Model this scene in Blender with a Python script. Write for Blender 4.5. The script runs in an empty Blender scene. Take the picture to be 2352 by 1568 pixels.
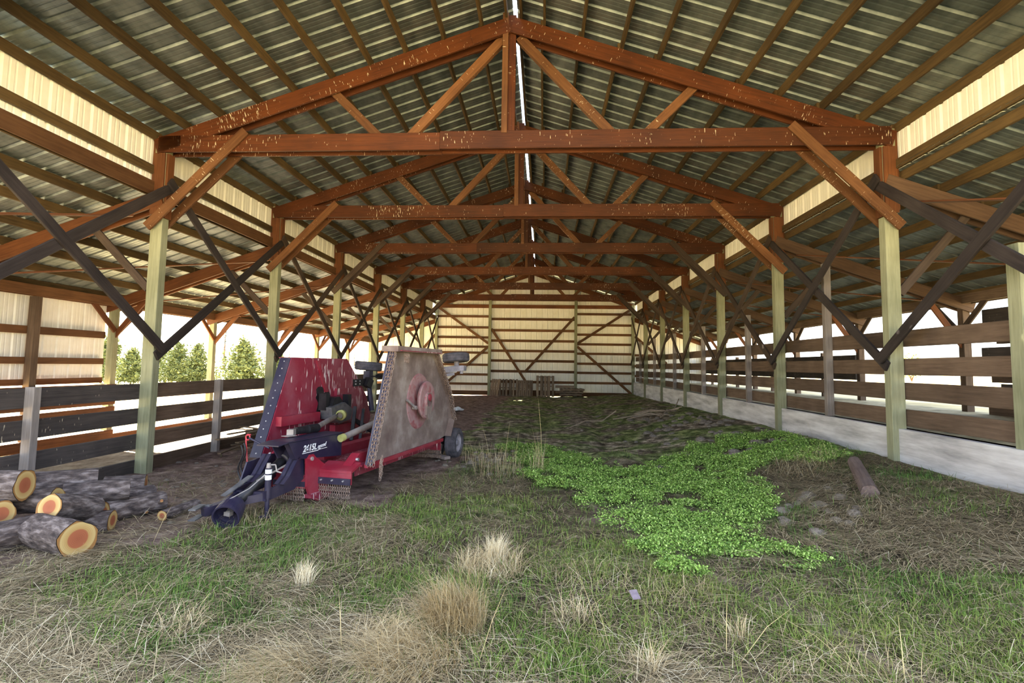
import bpy, math, random
import numpy as np
from mathutils import Vector, Matrix
random.seed(7)
RNG = np.random.default_rng(11)
SC = bpy.context.scene
COL = SC.collection

# ------------------------------------------------------------------ camera
def make_camera():
    yaw, pit, rol = .0596, .0752, .0150
    cy, sy, cp, sp, cr, sr = math.cos(yaw), math.sin(yaw), math.cos(pit), math.sin(pit), math.cos(rol), math.sin(rol)
    fwd = Vector((-sy*cp, cy*cp, sp)); right = Vector((cy, sy, 0)); up = right.cross(fwd)
    r2 = right*cr + up*sr; u2 = up*cr - right*sr
    cam = bpy.data.cameras.new('camera'); cam.sensor_fit = 'HORIZONTAL'; cam.sensor_width = 36
    cam.lens = 1207.47*36/2352; cam.shift_y = -34.57/2352; cam.clip_start = .05; cam.clip_end = 2000
    o = bpy.data.objects.new('camera', cam); COL.objects.link(o)
    m = Matrix((r2, u2, -fwd)).transposed().to_4x4(); m.translation = Vector((.54, 0, 1.65))
    o.matrix_world = m
    SC.camera = o
make_camera()

# ------------------------------------------------------------------ sky and sun
SUN_EL = math.radians(37)
SUN_DIR = Vector((-.80, .60, 0)).normalized()*math.cos(SUN_EL) + Vector((0, 0, math.sin(SUN_EL)))
def make_world():
    w = bpy.data.worlds.new('sky'); SC.world = w; w.use_nodes = True
    nt = w.node_tree; nt.nodes.clear()
    out = nt.nodes.new('ShaderNodeOutputWorld'); bg = nt.nodes.new('ShaderNodeBackground')
    sky = nt.nodes.new('ShaderNodeTexSky'); sky.sky_type = 'NISHITA'; sky.sun_disc = False
    sky.sun_elevation = SUN_EL; sky.sun_rotation = math.atan2(SUN_DIR.x, SUN_DIR.y)
    sky.air_density = 1.0; sky.dust_density = 1.5; sky.ozone_density = 1.0
    tc = nt.nodes.new('ShaderNodeTexCoord'); mp = nt.nodes.new('ShaderNodeMapping'); mp.inputs['Scale'].default_value = (1, 1, 3.5)
    nz = nt.nodes.new('ShaderNodeTexNoise'); nz.inputs['Scale'].default_value = 2.2; nz.inputs['Detail'].default_value = 6
    rp = nt.nodes.new('ShaderNodeValToRGB'); rp.color_ramp.elements[0].position = .42; rp.color_ramp.elements[1].position = .68
    mix = nt.nodes.new('ShaderNodeMixRGB'); mix.inputs['Color2'].default_value = (6.5, 6.8, 7.2, 1)
    L = nt.links
    L.new(tc.outputs['Generated'], mp.inputs['Vector']); L.new(mp.outputs['Vector'], nz.inputs['Vector'])
    L.new(nz.outputs['Fac'], rp.inputs['Fac']); L.new(rp.outputs['Color'], mix.inputs['Fac'])
    L.new(sky.outputs['Color'], mix.inputs['Color1']); L.new(mix.outputs['Color'], bg.inputs['Color'])
    bg.inputs['Strength'].default_value = .15
    L.new(bg.outputs['Background'], out.inputs['Surface'])
make_world()
sl = bpy.data.lights.new('sun', 'SUN'); sl.energy = 15.0; sl.angle = .009; sl.color = (1, .90, .74)
so = bpy.data.objects.new('sun', sl); COL.objects.link(so)
so.rotation_euler = SUN_DIR.to_track_quat('Z', 'Y').to_euler(); so.location = (-30, 25, 30)
vs = SC.view_settings; vs.view_transform = 'Standard'; vs.look = 'None'; vs.gamma = 1; vs.use_curve_mapping = False
vs.exposure = 2.5
SC.display_settings.display_device = 'sRGB'
SC.cycles.max_bounces = 10; SC.cycles.diffuse_bounces = 6; SC.cycles.glossy_bounces = 4

# ------------------------------------------------------------------ helpers
def lin(r, g, b):
    f = lambda c: c/255/12.92 if c/255 <= .04045 else ((c/255+.055)/1.055)**2.4
    return (f(r), f(g), f(b), 1)
WM = {}
def put(o, world, parent=None):
    COL.objects.link(o)
    if parent is not None:
        o.parent = parent; o.matrix_basis = WM[parent.name].inverted() @ world
    else:
        o.matrix_basis = world
    WM[o.name] = world.copy()
    return o
def tag(o, label=None, cat=None, group=None, kind=None):
    if label: o['label'] = label
    if cat: o['category'] = cat
    if group: o['group'] = group
    if kind: o['kind'] = kind
    return o
def thing(name, loc, label, cat, group=None, kind=None, rotz=0):
    o = bpy.data.objects.new(name, None); o.empty_display_size = .1
    put(o, Matrix.Translation(Vector(loc)) @ Matrix.Rotation(rotz, 4, 'Z'))
    return tag(o, label, cat, group, kind)
ORD = ['offscreen', 'first', 'second', 'third', 'fourth', 'fifth', 'sixth', 'seventh']

class MB:
    def __init__(s): s.v = []; s.f = []
    def add(s, vs, fs):
        n = len(s.v); s.v += [tuple(p) for p in vs]; s.f += [tuple(i+n for i in f) for f in fs]
    def box(s, c, d, M=None):
        x, y, z = d[0]/2, d[1]/2, d[2]/2
        vs = [Vector((a*x, b*y, e*z)) for a in (-1, 1) for b in (-1, 1) for e in (-1, 1)]
        if M is not None: vs = [M @ p for p in vs]
        vs = [p + Vector(c) for p in vs]
        s.add(vs, [(0, 1, 3, 2), (4, 6, 7, 5), (0, 4, 5, 1), (2, 3, 7, 6), (0, 2, 6, 4), (1, 5, 7, 3)]); return s
    def bar(s, p0, p1, w, h, up=(0, 0, 1)):
        p0, p1 = Vector(p0), Vector(p1); R = frame(p1-p0, up)
        return s.box((p0+p1)/2, ((p1-p0).length, w, h), R)
    def tube(s, p0, p1, r0, r1=None, n=12, cap=True):
        r1 = r0 if r1 is None else r1
        p0, p1 = Vector(p0), Vector(p1); R = frame(p1-p0)
        vs = []
        for p, r in ((p0, r0), (p1, r1)):
            vs += [p + R @ Vector((0, r*math.cos(2*math.pi*i/n), r*math.sin(2*math.pi*i/n))) for i in range(n)]
        fs = [(i, (i+1) % n, n+(i+1) % n, n+i) for i in range(n)]
        if cap: fs += [tuple(range(n-1, -1, -1)), tuple(range(n, 2*n))]
        s.add(vs, fs); return s
    def path(s, pts, r, n=6):
        for a, b in zip(pts[:-1], pts[1:]): s.tube(a, b, r, r, n)
        return s
    def lathe(s, prof, p0, axis, n=24):
        """prof: list of (along, radius)"""
        R = frame(Vector(axis)); p0 = Vector(p0); vs = []; m = len(prof)
        for (a, r) in prof:
            vs += [p0 + R @ Vector((a, r*math.cos(2*math.pi*i/n), r*math.sin(2*math.pi*i/n))) for i in range(n)]
        fs = [(j*n+i, j*n+(i+1) % n, (j+1)*n+(i+1) % n, (j+1)*n+i) for j in range(m-1) for i in range(n)]
        s.add(vs, fs); return s
    def prism(s, poly, o, ax, ay, an, t):
        """polygon in plane (ax,ay) at o, extruded t along an"""
        o, ax, ay, an = Vector(o), Vector(ax), Vector(ay), Vector(an); n = len(poly)
        a = [o+ax*p[0]+ay*p[1] for p in poly]; b = [p+an*t for p in a]
        s.add(a+b, [tuple(range(n-1, -1, -1)), tuple(range(n, 2*n))]+[(i, (i+1) % n, n+(i+1) % n, n+i) for i in range(n)]); return s
    def mesh(s, name, mat, smooth=False):
        me = bpy.data.meshes.new(name); me.from_pydata(s.v, [], s.f); me.materials.append(mat)
        if smooth: me.polygons.foreach_set('use_smooth', [True]*len(me.polygons))
        me.update(); return me
    def build(s, name, mat, parent=None, world=None, smooth=False, label=None, kind=None):
        me = s.mesh(name, mat, smooth)
        import bmesh
        bm = bmesh.new(); bm.from_mesh(me); bmesh.ops.recalc_face_normals(bm, faces=bm.faces); bm.to_mesh(me); bm.free()
        o = bpy.data.objects.new(name, me)
        if world is None: world = WM[parent.name] if parent is not None else Matrix.Identity(4)
        put(o, world, parent)
        if label: o['label'] = label
        if kind: o['kind'] = kind
        return o
def frame(d, up=(0, 0, 1)):
    d = Vector(d).normalized(); up = Vector(up)
    if abs(d.dot(up)) > .999: up = Vector((0, 1, 0)) if abs(d.y) < .9 else Vector((1, 0, 0))
    y = up.cross(d).normalized(); z = d.cross(y)
    return Matrix((d, y, z)).transposed()

BC = {}
def board_mesh(L, w, h, mat):
    k = (round(L, 3), round(w, 3), round(h, 3), mat.name)
    if k in BC: return BC[k]
    c = min(.005, w*.2, h*.2); X, Y, Z = L/2, w/2, h/2
    vs = []; 
    for sx in (-1, 1):
        prof = [(Y-c, Z), (Y, Z-c), (Y, -Z+c), (Y-c, -Z), (-Y+c, -Z), (-Y, -Z+c), (-Y, Z-c), (-Y+c, Z)]
        vs += [(sx*X, a, b) for a, b in prof]
    fs = [(i, (i+1) % 8, 8+(i+1) % 8, 8+i) for i in range(8)] + [tuple(range(7, -1, -1)), tuple(range(8, 16))]
    me = bpy.data.meshes.new('board'); me.from_pydata(vs, [], fs); me.materials.append(mat); me.update()
    # outward normals
    import bmesh
    bm = bmesh.new(); bm.from_mesh(me); bmesh.ops.recalc_face_normals(bm, faces=bm.faces); bm.to_mesh(me); bm.free()
    BC[k] = me; return me
def board(name, p0, p1, w, h, mat, parent=None, up=(0, 0, 1), label=None, cat=None, group=None, kind=None):
    """timber from p0 to p1; w = horizontal thickness, h = depth along up"""
    p0, p1 = Vector(p0), Vector(p1); d = p1-p0
    R = frame(d, up).to_4x4(); R.translation = (p0+p1)/2
    o = bpy.data.objects.new(name, board_mesh(d.length, w, h, mat))
    put(o, R, parent); return tag(o, label, cat, group, kind)
def solid(name, mb, mat, label, cat, group=None, kind=None, smooth=False, loc=None):
    o = mb.build(name, mat, None, Matrix.Translation(Vector(loc)) if loc else None, smooth)
    return tag(o, label, cat, group, kind)

# ------------------------------------------------------------------ materials
def base_mat(name, rough=.7, metal=0, spec=.3):
    m = bpy.data.materials.new(name); m.use_nodes = True; nt = m.node_tree
    b = nt.nodes['Principled BSDF']; b.inputs['Roughness'].default_value = rough; b.inputs['Metallic'].default_value = metal
    b.inputs['Specular IOR Level'].default_value = spec
    return m, nt, b
def nd(nt, t, **kw):
    n = nt.nodes.new(t)
    for k, v in kw.items():
        if k.startswith('i_'): n.inputs[k[2:].replace('_', ' ')].default_value = v
        else: setattr(n, k, v)
    return n
def ramp(nt, stops):
    r = nt.nodes.new('ShaderNodeValToRGB'); e = r.color_ramp.elements
    while len(e) > 1: e.remove(e[-1])
    e[0].position = stops[0][0]; e[0].color = stops[0][1]
    for p, c in stops[1:]:
        x = e.new(p); x.color = c
    return r
def wood(name, dark, light, rough=.75, drops=0.0, var=.35, dropcol=(200, 186, 160), k=1.0):
    sc = lambda c: tuple(v*k for v in lin(*c)[:3])+(1,)
    m, nt, b = base_mat(name, rough); L = nt.links
    tc = nd(nt, 'ShaderNodeTexCoord'); oi = nd(nt, 'ShaderNodeObjectInfo')
    off = nd(nt, 'ShaderNodeVectorMath', operation='SCALE'); off.inputs[0].default_value = (31, 17, 53)
    L.new(oi.outputs['Random'], off.inputs['Scale'])
    ad = nd(nt, 'ShaderNodeVectorMath', operation='ADD'); L.new(tc.outputs['Object'], ad.inputs[0]); L.new(off.outputs[0], ad.inputs[1])
    mp = nd(nt, 'ShaderNodeMapping'); mp.inputs['Scale'].default_value = (1.3, 22, 22); L.new(ad.outputs[0], mp.inputs['Vector'])
    n1 = nd(nt, 'ShaderNodeTexNoise', i_Scale=1.6, i_Detail=8.0, i_Roughness=.65); L.new(mp.outputs[0], n1.inputs['Vector'])
    n2 = nd(nt, 'ShaderNodeTexNoise', i_Scale=1.7, i_Detail=3.0); L.new(ad.outputs[0], n2.inputs['Vector'])
    mx = nd(nt, 'ShaderNodeMath', operation='MULTIPLY_ADD'); mx.inputs[1].default_value = .55; L.new(n1.outputs['Fac'], mx.inputs[0])
    m2 = nd(nt, 'ShaderNodeMath', operation='MULTIPLY'); m2.inputs[1].default_value = .45; L.new(n2.outputs['Fac'], m2.inputs[0]); L.new(m2.outputs[0], mx.inputs[2])
    rp = ramp(nt, [(.34, sc(dark)), (.64, sc(light))]); L.new(mx.outputs[0], rp.inputs['Fac'])
    hs = nd(nt, 'ShaderNodeHueSaturation'); L.new(rp.outputs['Color'], hs.inputs['Color'])
    mr = nd(nt, 'ShaderNodeMapRange'); mr.inputs['To Min'].default_value = 1-var; mr.inputs['To Max'].default_value = 1+var*.6; L.new(oi.outputs['Random'], mr.inputs['Value'])
    L.new(mr.outputs[0], hs.inputs['Value'])
    col = hs.outputs['Color']
    if drops > 0:
        md = nd(nt, 'ShaderNodeMapping'); md.inputs['Scale'].default_value = (75, 75, 11); L.new(ad.outputs[0], md.inputs['Vector'])
        nn = nd(nt, 'ShaderNodeTexNoise', i_Scale=1.0, i_Detail=1.0); L.new(md.outputs[0], nn.inputs['Vector'])
        ng = nd(nt, 'ShaderNodeTexNoise', i_Scale=1.1, i_Detail=1.0); L.new(ad.outputs[0], ng.inputs['Vector'])
        sm = nd(nt, 'ShaderNodeMath', operation='MULTIPLY_ADD'); sm.inputs[1].default_value = .35; L.new(ng.outputs['Fac'], sm.inputs[0]); L.new(nn.outputs['Fac'], sm.inputs[2])
        dr = ramp(nt, [(.93-drops, (0, 0, 0, 1)), (.96-drops, (1, 1, 1, 1))]); L.new(sm.outputs[0], dr.inputs['Fac'])
        mix = nd(nt, 'ShaderNodeMixRGB'); mix.inputs['Color2'].default_value = lin(*dropcol); L.new(dr.outputs['Color'], mix.inputs['Fac']); L.new(col, mix.inputs['Color1'])
        col = mix.outputs['Color']
    L.new(col, b.inputs['Base Color'])
    bp = nd(nt, 'ShaderNodeBump', i_Strength=.35, i_Distance=.01); L.new(n1.outputs['Fac'], bp.inputs['Height']); L.new(bp.outputs[0], b.inputs['Normal'])
    return m
def mottled(name, stops, scale=3, rough=.7, metal=0, bump=.2, detail=6, coord='Object', stretch=(1, 1, 1), spec=.3, bdist=.02):
    m, nt, b = base_mat(name, rough, metal, spec); L = nt.links
    tc = nd(nt, 'ShaderNodeTexCoord'); mp = nd(nt, 'ShaderNodeMapping'); mp.inputs['Scale'].default_value = stretch
    L.new(tc.outputs[coord], mp.inputs['Vector'])
    n = nd(nt, 'ShaderNodeTexNoise', i_Scale=scale, i_Detail=float(detail), i_Roughness=.6); L.new(mp.outputs[0], n.inputs['Vector'])
    rp = ramp(nt, [(p, lin(*c)) for p, c in stops]); L.new(n.outputs['Fac'], rp.inputs['Fac']); L.new(rp.outputs['Color'], b.inputs['Base Color'])
    if bump:
        bp = nd(nt, 'ShaderNodeBump', i_Strength=bump, i_Distance=bdist); L.new(n.outputs['Fac'], bp.inputs['Height']); L.new(bp.outputs[0], b.inputs['Normal'])
    return m
def paint(name, c, rough=.45, dirt=(150, 130, 125), amount=.25, drops=0.0):
    m, nt, b = base_mat(name, rough, 0, .5); L = nt.links
    tc = nd(nt, 'ShaderNodeTexCoord')
    n = nd(nt, 'ShaderNodeTexNoise', i_Scale=3.0, i_Detail=6.0, i_Roughness=.65); L.new(tc.outputs['Object'], n.inputs['Vector'])
    rp = ramp(nt, [(.45, (0, 0, 0, 1)), (.85, (amount*2, amount*2, amount*2, 1))]); L.new(n.outputs['Fac'], rp.inputs['Fac'])
    mix = nd(nt, 'ShaderNodeMixRGB'); mix.inputs['Color1'].default_value = lin(*c); mix.inputs['Color2'].default_value = lin(*dirt)
    L.new(rp.outputs['Color'], mix.inputs['Fac']); col = mix.outputs['Color']
    if drops > 0:
        md = nd(nt, 'ShaderNodeMapping'); md.inputs['Scale'].default_value = (34, 34, 4.5); L.new(tc.outputs['Object'], md.inputs['Vector'])
        nn = nd(nt, 'ShaderNodeTexNoise', i_Scale=1.0, i_Detail=1.0); L.new(md.outputs[0], nn.inputs['Vector'])
        ng = nd(nt, 'ShaderNodeTexNoise', i_Scale=1.6, i_Detail=1.0); L.new(tc.outputs['Object'], ng.inputs['Vector'])
        sm = nd(nt, 'ShaderNodeMath', operation='MULTIPLY_ADD'); sm.inputs[1].default_value = .4; L.new(ng.outputs['Fac'], sm.inputs[0]); L.new(nn.outputs['Fac'], sm.inputs[2])
        dr = ramp(nt, [(.95-drops, (0, 0, 0, 1)), (.985-drops, (1, 1, 1, 1))]); L.new(sm.outputs[0], dr.inputs['Fac'])
        m3 = nd(nt, 'ShaderNodeMixRGB'); m3.inputs['Color2'].default_value = lin(215, 195, 195); L.new(dr.outputs['Color'], m3.inputs['Fac']); L.new(col, m3.inputs['Color1'])
        col = m3.outputs['Color']
    L.new(col, b.inputs['Base Color'])
    return m
def vcol(name, rough=.8, trans=0.0):
    m, nt, b = base_mat(name, rough, 0, .15)
    a = nd(nt, 'ShaderNodeVertexColor', layer_name='Col'); nt.links.new(a.outputs['Color'], b.inputs['Base Color'])
    return m

M = {}
M['truss'] = wood('stained_truss_wood', (112, 54, 18), (172, 92, 38), .6, drops=0.025, var=.28, k=0.27)
M['web'] = wood('truss_web_wood', (124, 76, 42), (186, 126, 78), .65, drops=0.03, var=.25, k=0.4)
M['post'] = wood('treated_post_wood', (144, 146, 112), (198, 198, 162), .8, var=.15, k=0.6)
M['purlin'] = wood('purlin_wood', (98, 76, 46), (160, 128, 80), .8, var=.4, k=0.40)
M['brace'] = wood('weathered_brace_wood', (74, 60, 52), (118, 98, 84), .8, drops=0.0, var=.25, k=0.5)
M['darkbrace'] = wood('dark_creosote_wood', (46, 40, 42), (84, 74, 72), .7, drops=0.0, var=.2, k=0.55)
M['fence'] = wood('fence_board_wood', (92, 74, 60), (142, 118, 98), .85, drops=0.0, var=.25, k=0.72)
M['fencegrey'] = wood('dark_fence_board_wood', (66, 60, 58), (108, 98, 92), .85, drops=0.005, var=.3, k=0.64)
M['fencepost'] = wood('grey_fence_post_wood', (132, 122, 116), (178, 166, 158), .85, drops=0.0, var=.2, k=0.75)
M['girt'] = wood('girt_wood', (122, 80, 48), (176, 124, 80), .75, drops=0.0, var=.3, k=0.42)
M['lean'] = wood('lean_rafter_wood', (118, 66, 34), (176, 108, 60), .65, drops=0.0, var=.25, k=0.42)
M['leanR'] = wood('shaded_rafter_wood', (104, 76, 58), (150, 116, 90), .7, drops=.0, var=.25, k=.42)  # less orange copy of lean; the right aisle's shade is put into the colour
M['pallet'] = wood('pallet_wood', (112, 94, 78), (168, 146, 124), .85, var=.3, k=0.8)
M['lath'] = wood('lath_wood', (96, 80, 64), (168, 142, 112), .85, var=.4, k=0.7)
M['galv'] = mottled('galvanised_roof_steel', [(.35, (108, 117, 118)), (.65, (144, 153, 152))], 5, .45, .7, .06, stretch=(1, .4, 1), spec=.5)
M['white'] = mottled('cream_steel_siding', [(.3, (238, 234, 220)), (.7, (250, 248, 240))], 2, .5, 0, .02, spec=.4)
def concrete():
    m = mottled('form_marked_concrete', [(.3, (150, 147, 147)), (.5, (196, 193, 193)), (.7, (224, 222, 222))], 2.2, .85, 0, .5, 10, stretch=(1, .45, 3.5))
    return m
M['conc'] = concrete()
M['bark'] = mottled('log_bark', [(.34, (52, 45, 45)), (.5, (92, 81, 78)), (.66, (142, 130, 127))], 22, .95, 0, .9, 8, stretch=(.35, 1, 1), bdist=.03)
def cutface():
    m, nt, b = base_mat('sawn_log_end', .7); L = nt.links
    tc = nd(nt, 'ShaderNodeTexCoord'); sub = nd(nt, 'ShaderNodeVectorMath', operation='SUBTRACT'); sub.inputs[1].default_value = (.5, .5, .5)
    L.new(tc.outputs['Generated'], sub.inputs[0])
    ml = nd(nt, 'ShaderNodeVectorMath', operation='MULTIPLY'); ml.inputs[1].default_value = (0, 2, 2); L.new(sub.outputs[0], ml.inputs[0])
    nz = nd(nt, 'ShaderNodeTexNoise', i_Scale=2.2, i_Detail=3.0); L.new(tc.outputs['Object'], nz.inputs['Vector'])
    ln = nd(nt, 'ShaderNodeVectorMath', operation='LENGTH'); L.new(ml.outputs[0], ln.inputs[0])
    sm = nd(nt, 'ShaderNodeMath', operation='MULTIPLY_ADD'); sm.inputs[1].default_value = .22; L.new(nz.outputs['Fac'], sm.inputs[0]); L.new(ln.outputs['Value'], sm.inputs[2])
    rp = ramp(nt, [(0, lin(146, 82, 56)), (.58, lin(160, 94, 64)), (.64, lin(178, 142, 88)), (.95, lin(192, 166, 112)), (1.08, lin(150, 108, 62))]); L.new(sm.outputs[0], rp.inputs['Fac'])
    wv = nd(nt, 'ShaderNodeMath', operation='SINE'); wm = nd(nt, 'ShaderNodeMath', operation='MULTIPLY'); wm.inputs[1].default_value = 80; L.new(sm.outputs[0], wm.inputs[0]); L.new(wm.outputs[0], wv.inputs[0])
    mr = nd(nt, 'ShaderNodeMapRange'); mr.inputs['From Min'].default_value = -1; mr.inputs['To Min'].default_value = .9; mr.inputs['To Max'].default_value = 1.05; L.new(wv.outputs[0], mr.inputs['Value'])
    hs = nd(nt, 'ShaderNodeHueSaturation'); L.new(rp.outputs['Color'], hs.inputs['Color']); L.new(mr.outputs[0], hs.inputs['Value']); L.new(hs.outputs['Color'], b.inputs['Base Color'])
    return m
M['cut'] = cutface()
M['stone'] = mottled('field_stone', [(.3, (84, 76, 68)), (.7, (150, 138, 126))], 5, .9, 0, .5)
M['red'] = paint('crimson_mower_paint', (134, 34, 56), .42, (160, 112, 124), .26, drops=.10)
M['redclean'] = paint('bright_red_mower_paint', (146, 34, 54), .4, (176, 116, 126), .22)
M['navy'] = paint('navy_mower_paint', (37, 34, 58), .4, (112, 100, 108), .18)
M['under'] = mottled('muddy_deck_underside', [(.30, (104, 86, 82)), (.5, (130, 114, 108)), (.72, (168, 156, 150))], 2.6, .85, 0, .25, 8)
M['underred'] = mottled('worn_red_blade_pan', [(.35, (150, 96, 102)), (.52, (158, 128, 128)), (.70, (140, 58, 64))], 5, .7, 0, .2, 6)
M['rubber'] = mottled('tyre_rubber', [(.3, (58, 56, 62)), (.7, (98, 94, 100))], 9, .85, 0, .2)
M['hub'] = mottled('grey_wheel_hub', [(.3, (120, 116, 124)), (.7, (156, 150, 158))], 8, .6, 0, .1)
M['steel'] = mottled('dusty_grey_steel', [(.3, (126, 118, 116)), (.7, (176, 168, 164))], 6, .5, .3, .1)
M['dark'] = mottled('greasy_black_iron', [(.3, (24, 23, 26)), (.7, (52, 50, 54))], 8, .4, .2, .2)
M['gear'] = mottled('dusty_gearbox_iron', [(.3, (74, 74, 78)), (.7, (128, 126, 128))], 7, .5, .3, .1)
M['chain'] = mottled('rusty_chain', [(.3, (116, 94, 84)), (.7, (176, 154, 140))], 30, .6, .4, 0)
M['bolt'] = mottled('zinc_bolt', [(.3, (180, 176, 176)), (.7, (216, 212, 212))], 30, .4, .6, 0)
M['greenring'] = mottled('yellow_green_collar', [(.3, (150, 150, 90)), (.7, (186, 184, 120))], 12, .6, 0, 0)
M['decal'] = mottled('white_decal', [(.3, (236, 236, 240)), (.7, (248, 248, 250))], 5, .5, 0, 0)
M['rod'] = paint('pink_red_rod', (196, 66, 74), .5, (200, 140, 140), .15)
M['plastic'] = mottled('white_plastic_sheet', [(.3, (206, 208, 214)), (.7, (240, 240, 244))], 6, .5, 0, .2)
M['card'] = mottled('grey_cardboard_scrap', [(.3, (120, 106, 114)), (.7, (146, 132, 140))], 20, .9, 0, 0)
M['grass'] = vcol('grass_blades', .75)
M['straw'] = vcol('dry_straw', .8)
M['leafy'] = vcol('weed_leaves', .6)
M['needle'] = mottled('pine_needles', [(.3, (78, 90, 48)), (.7, (132, 140, 88))], 3, .8, 0, 0)
M['bluespruce'] = mottled('distant_spruce_needles', [(.3, (46, 66, 70)), (.7, (74, 94, 94))], 1, .9, 0, 0)
M['trunk'] = mottled('pine_bark', [(.3, (84, 64, 50)), (.7, (130, 104, 84))], 8, .95, 0, .4)
M['bush'] = mottled('autumn_bush_leaves', [(.3, (120, 128, 70)), (.7, (196, 176, 96))], 3, .8, 0, 0)
M['stick'] = wood('dead_stick', (120, 104, 88), (176, 158, 138), .9, var=.25)

# ------------------------------------------------------------------ terrain heights
def sstep(a, b, x):
    t = np.clip((x-a)/(b-a), 0, 1); return t*t*(3-2*t)
_H = RNG.random((64, 64))
def vnoise(x, y):
    x = np.asarray(x, float); y = np.asarray(y, float)
    xi = np.floor(x).astype(int); yi = np.floor(y).astype(int); fx = x-xi; fy = y-yi
    fx = fx*fx*(3-2*fx); fy = fy*fy*(3-2*fy)
    h = lambda a, b: _H[a % 64, b % 64]
    return (h(xi, yi)*(1-fx)+h(xi+1, yi)*fx)*(1-fy)+(h(xi, yi+1)*(1-fx)+h(xi+1, yi+1)*fx)*fy
def fbm(x, y, o=4):
    s = 0; a = .5
    for i in range(o):
        s = s+a*vnoise(x*2**i+17*i, y*2**i+5*i); a *= .5
    return s
def gz(x, y):
    x = np.asarray(x, float); y = np.asarray(y, float)
    r = .40*sstep(2.2, 5.3, x)*(1-.5*sstep(12, 29, y))*sstep(2.0, 5.5, y)
    l = -.05*sstep(1.5, 4.5, -x)*sstep(5, 8, y)-.2*sstep(5.8, 9.4, -x)
    n = (fbm(x*1.1+3, y*1.1)-.47)*.10+(fbm(x*5, y*5, 3)-.44)*.035*(.6+.8*sstep(6, 9, y))
    ruts = -.05*np.exp(-((x-(1.2+.06*y))/.22)**2)*sstep(8, 11, y)-.05*np.exp(-((x-(-.25+.05*y))/.22)**2)*sstep(10, 13, y)
    mound = .16*np.exp(-((x-1.9)/.45)**2-((y-9.7)/.7)**2)
    return r+l+n+ruts+mound
def in_poly(x, y, poly):
    c = np.zeros(x.shape, bool); n = len(poly)
    for i in range(n):
        x0, y0 = poly[i]; x1, y1 = poly[(i+1) % n]
        if y0 == y1: continue
        t = ((y0 > y) != (y1 > y)) & (x < (x1-x0)*(y-y0)/(y1-y0)+x0); c ^= t
    return c
LITTER = [(-5.2, 2.9), (-2.2, 3.3), (-1.9, 4.3), (-2.3, 5.3), (-3.0, 5.5), (-5.2, 4.2)]
DIRT = [(-9.6, 3.4), (-4.5, 3.55), (-3.5, 3.95), (-2.9, 4.5), (-2.75, 5.3), (-2.5, 6.4), (-2.0, 9.5), (-1.3, 12), (-1.2, 31), (-9.6, 31)]
CLOVER = [(-.3, 11.3), (1.0, 10.6), (1.5, 9.0), (1.9, 8.6), (3.0, 9.6), (4.3, 10.6), (5.3, 11), (5.3, 9.3), (4.6, 8.2), (3.5, 7.85), (3.4, 6.8), (2.6, 5.5), (2.85, 4.6), (2.2, 4.5), (1.5, 4.8), (1.2, 6.1), (.75, 7.0), (.1, 9.1)]
MO = (-2.385, 6.644)
def mower_uv(x, y):
    dx, dy = x-MO[0], y-MO[1]
    return dx*.9818-dy*.19, dx*.19+dy*.9818
def zones(x, y):
    """weights of living grass, dry straw, clover, bare brown dirt, dark soil"""
    n1 = fbm(x*1.3, y*1.3); n2 = fbm(x*.8+20, y*.8+9); n3 = fbm(x*3+7, y*3+2)
    wob = (n1-.47)*1.6
    dirt = in_poly(x+(n3-.45)*.9, y+(n1-.45)*.8, DIRT).astype(float)
    u, v = mower_uv(x, y)
    under = ((u > -1.3) & (u < .95+.3*n3) & (v > -.3) & (v < 3.2))
    dirt = np.maximum(dirt, under*1.0)
    soil = sstep(8.2, 9.6, y+wob*1.6)*(x > -1.6)
    n4 = fbm(x*6+1, y*6+8, 2)
    cl = in_poly(x+(n3-.45)*1.3, y+(n1-.45)*1.8, CLOVER).astype(float)*sstep(.33, .46, n3*.4+n1*.3+n4*.38)
    track = np.exp(-((x-(3.9-.45*y+.5*(n1-.5)))/.12)**2)*(y < 6)+np.exp(-((x-(1.25+.02*y))/.25)**2)*sstep(5.6, 6, y)*(1-sstep(6.3, 6.7, y))
    strawz = sstep(.44, .56, n2+.16*in_poly(x+(n3-.45)*.6, y+(n1-.45)*.6, LITTER)+.10*np.exp(-((x+.2)/.8)**2)*(y < 4.6)+.12*sstep(3.0, 4.4, x))
    return dirt, soil, cl, track, strawz, n1, n3
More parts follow.
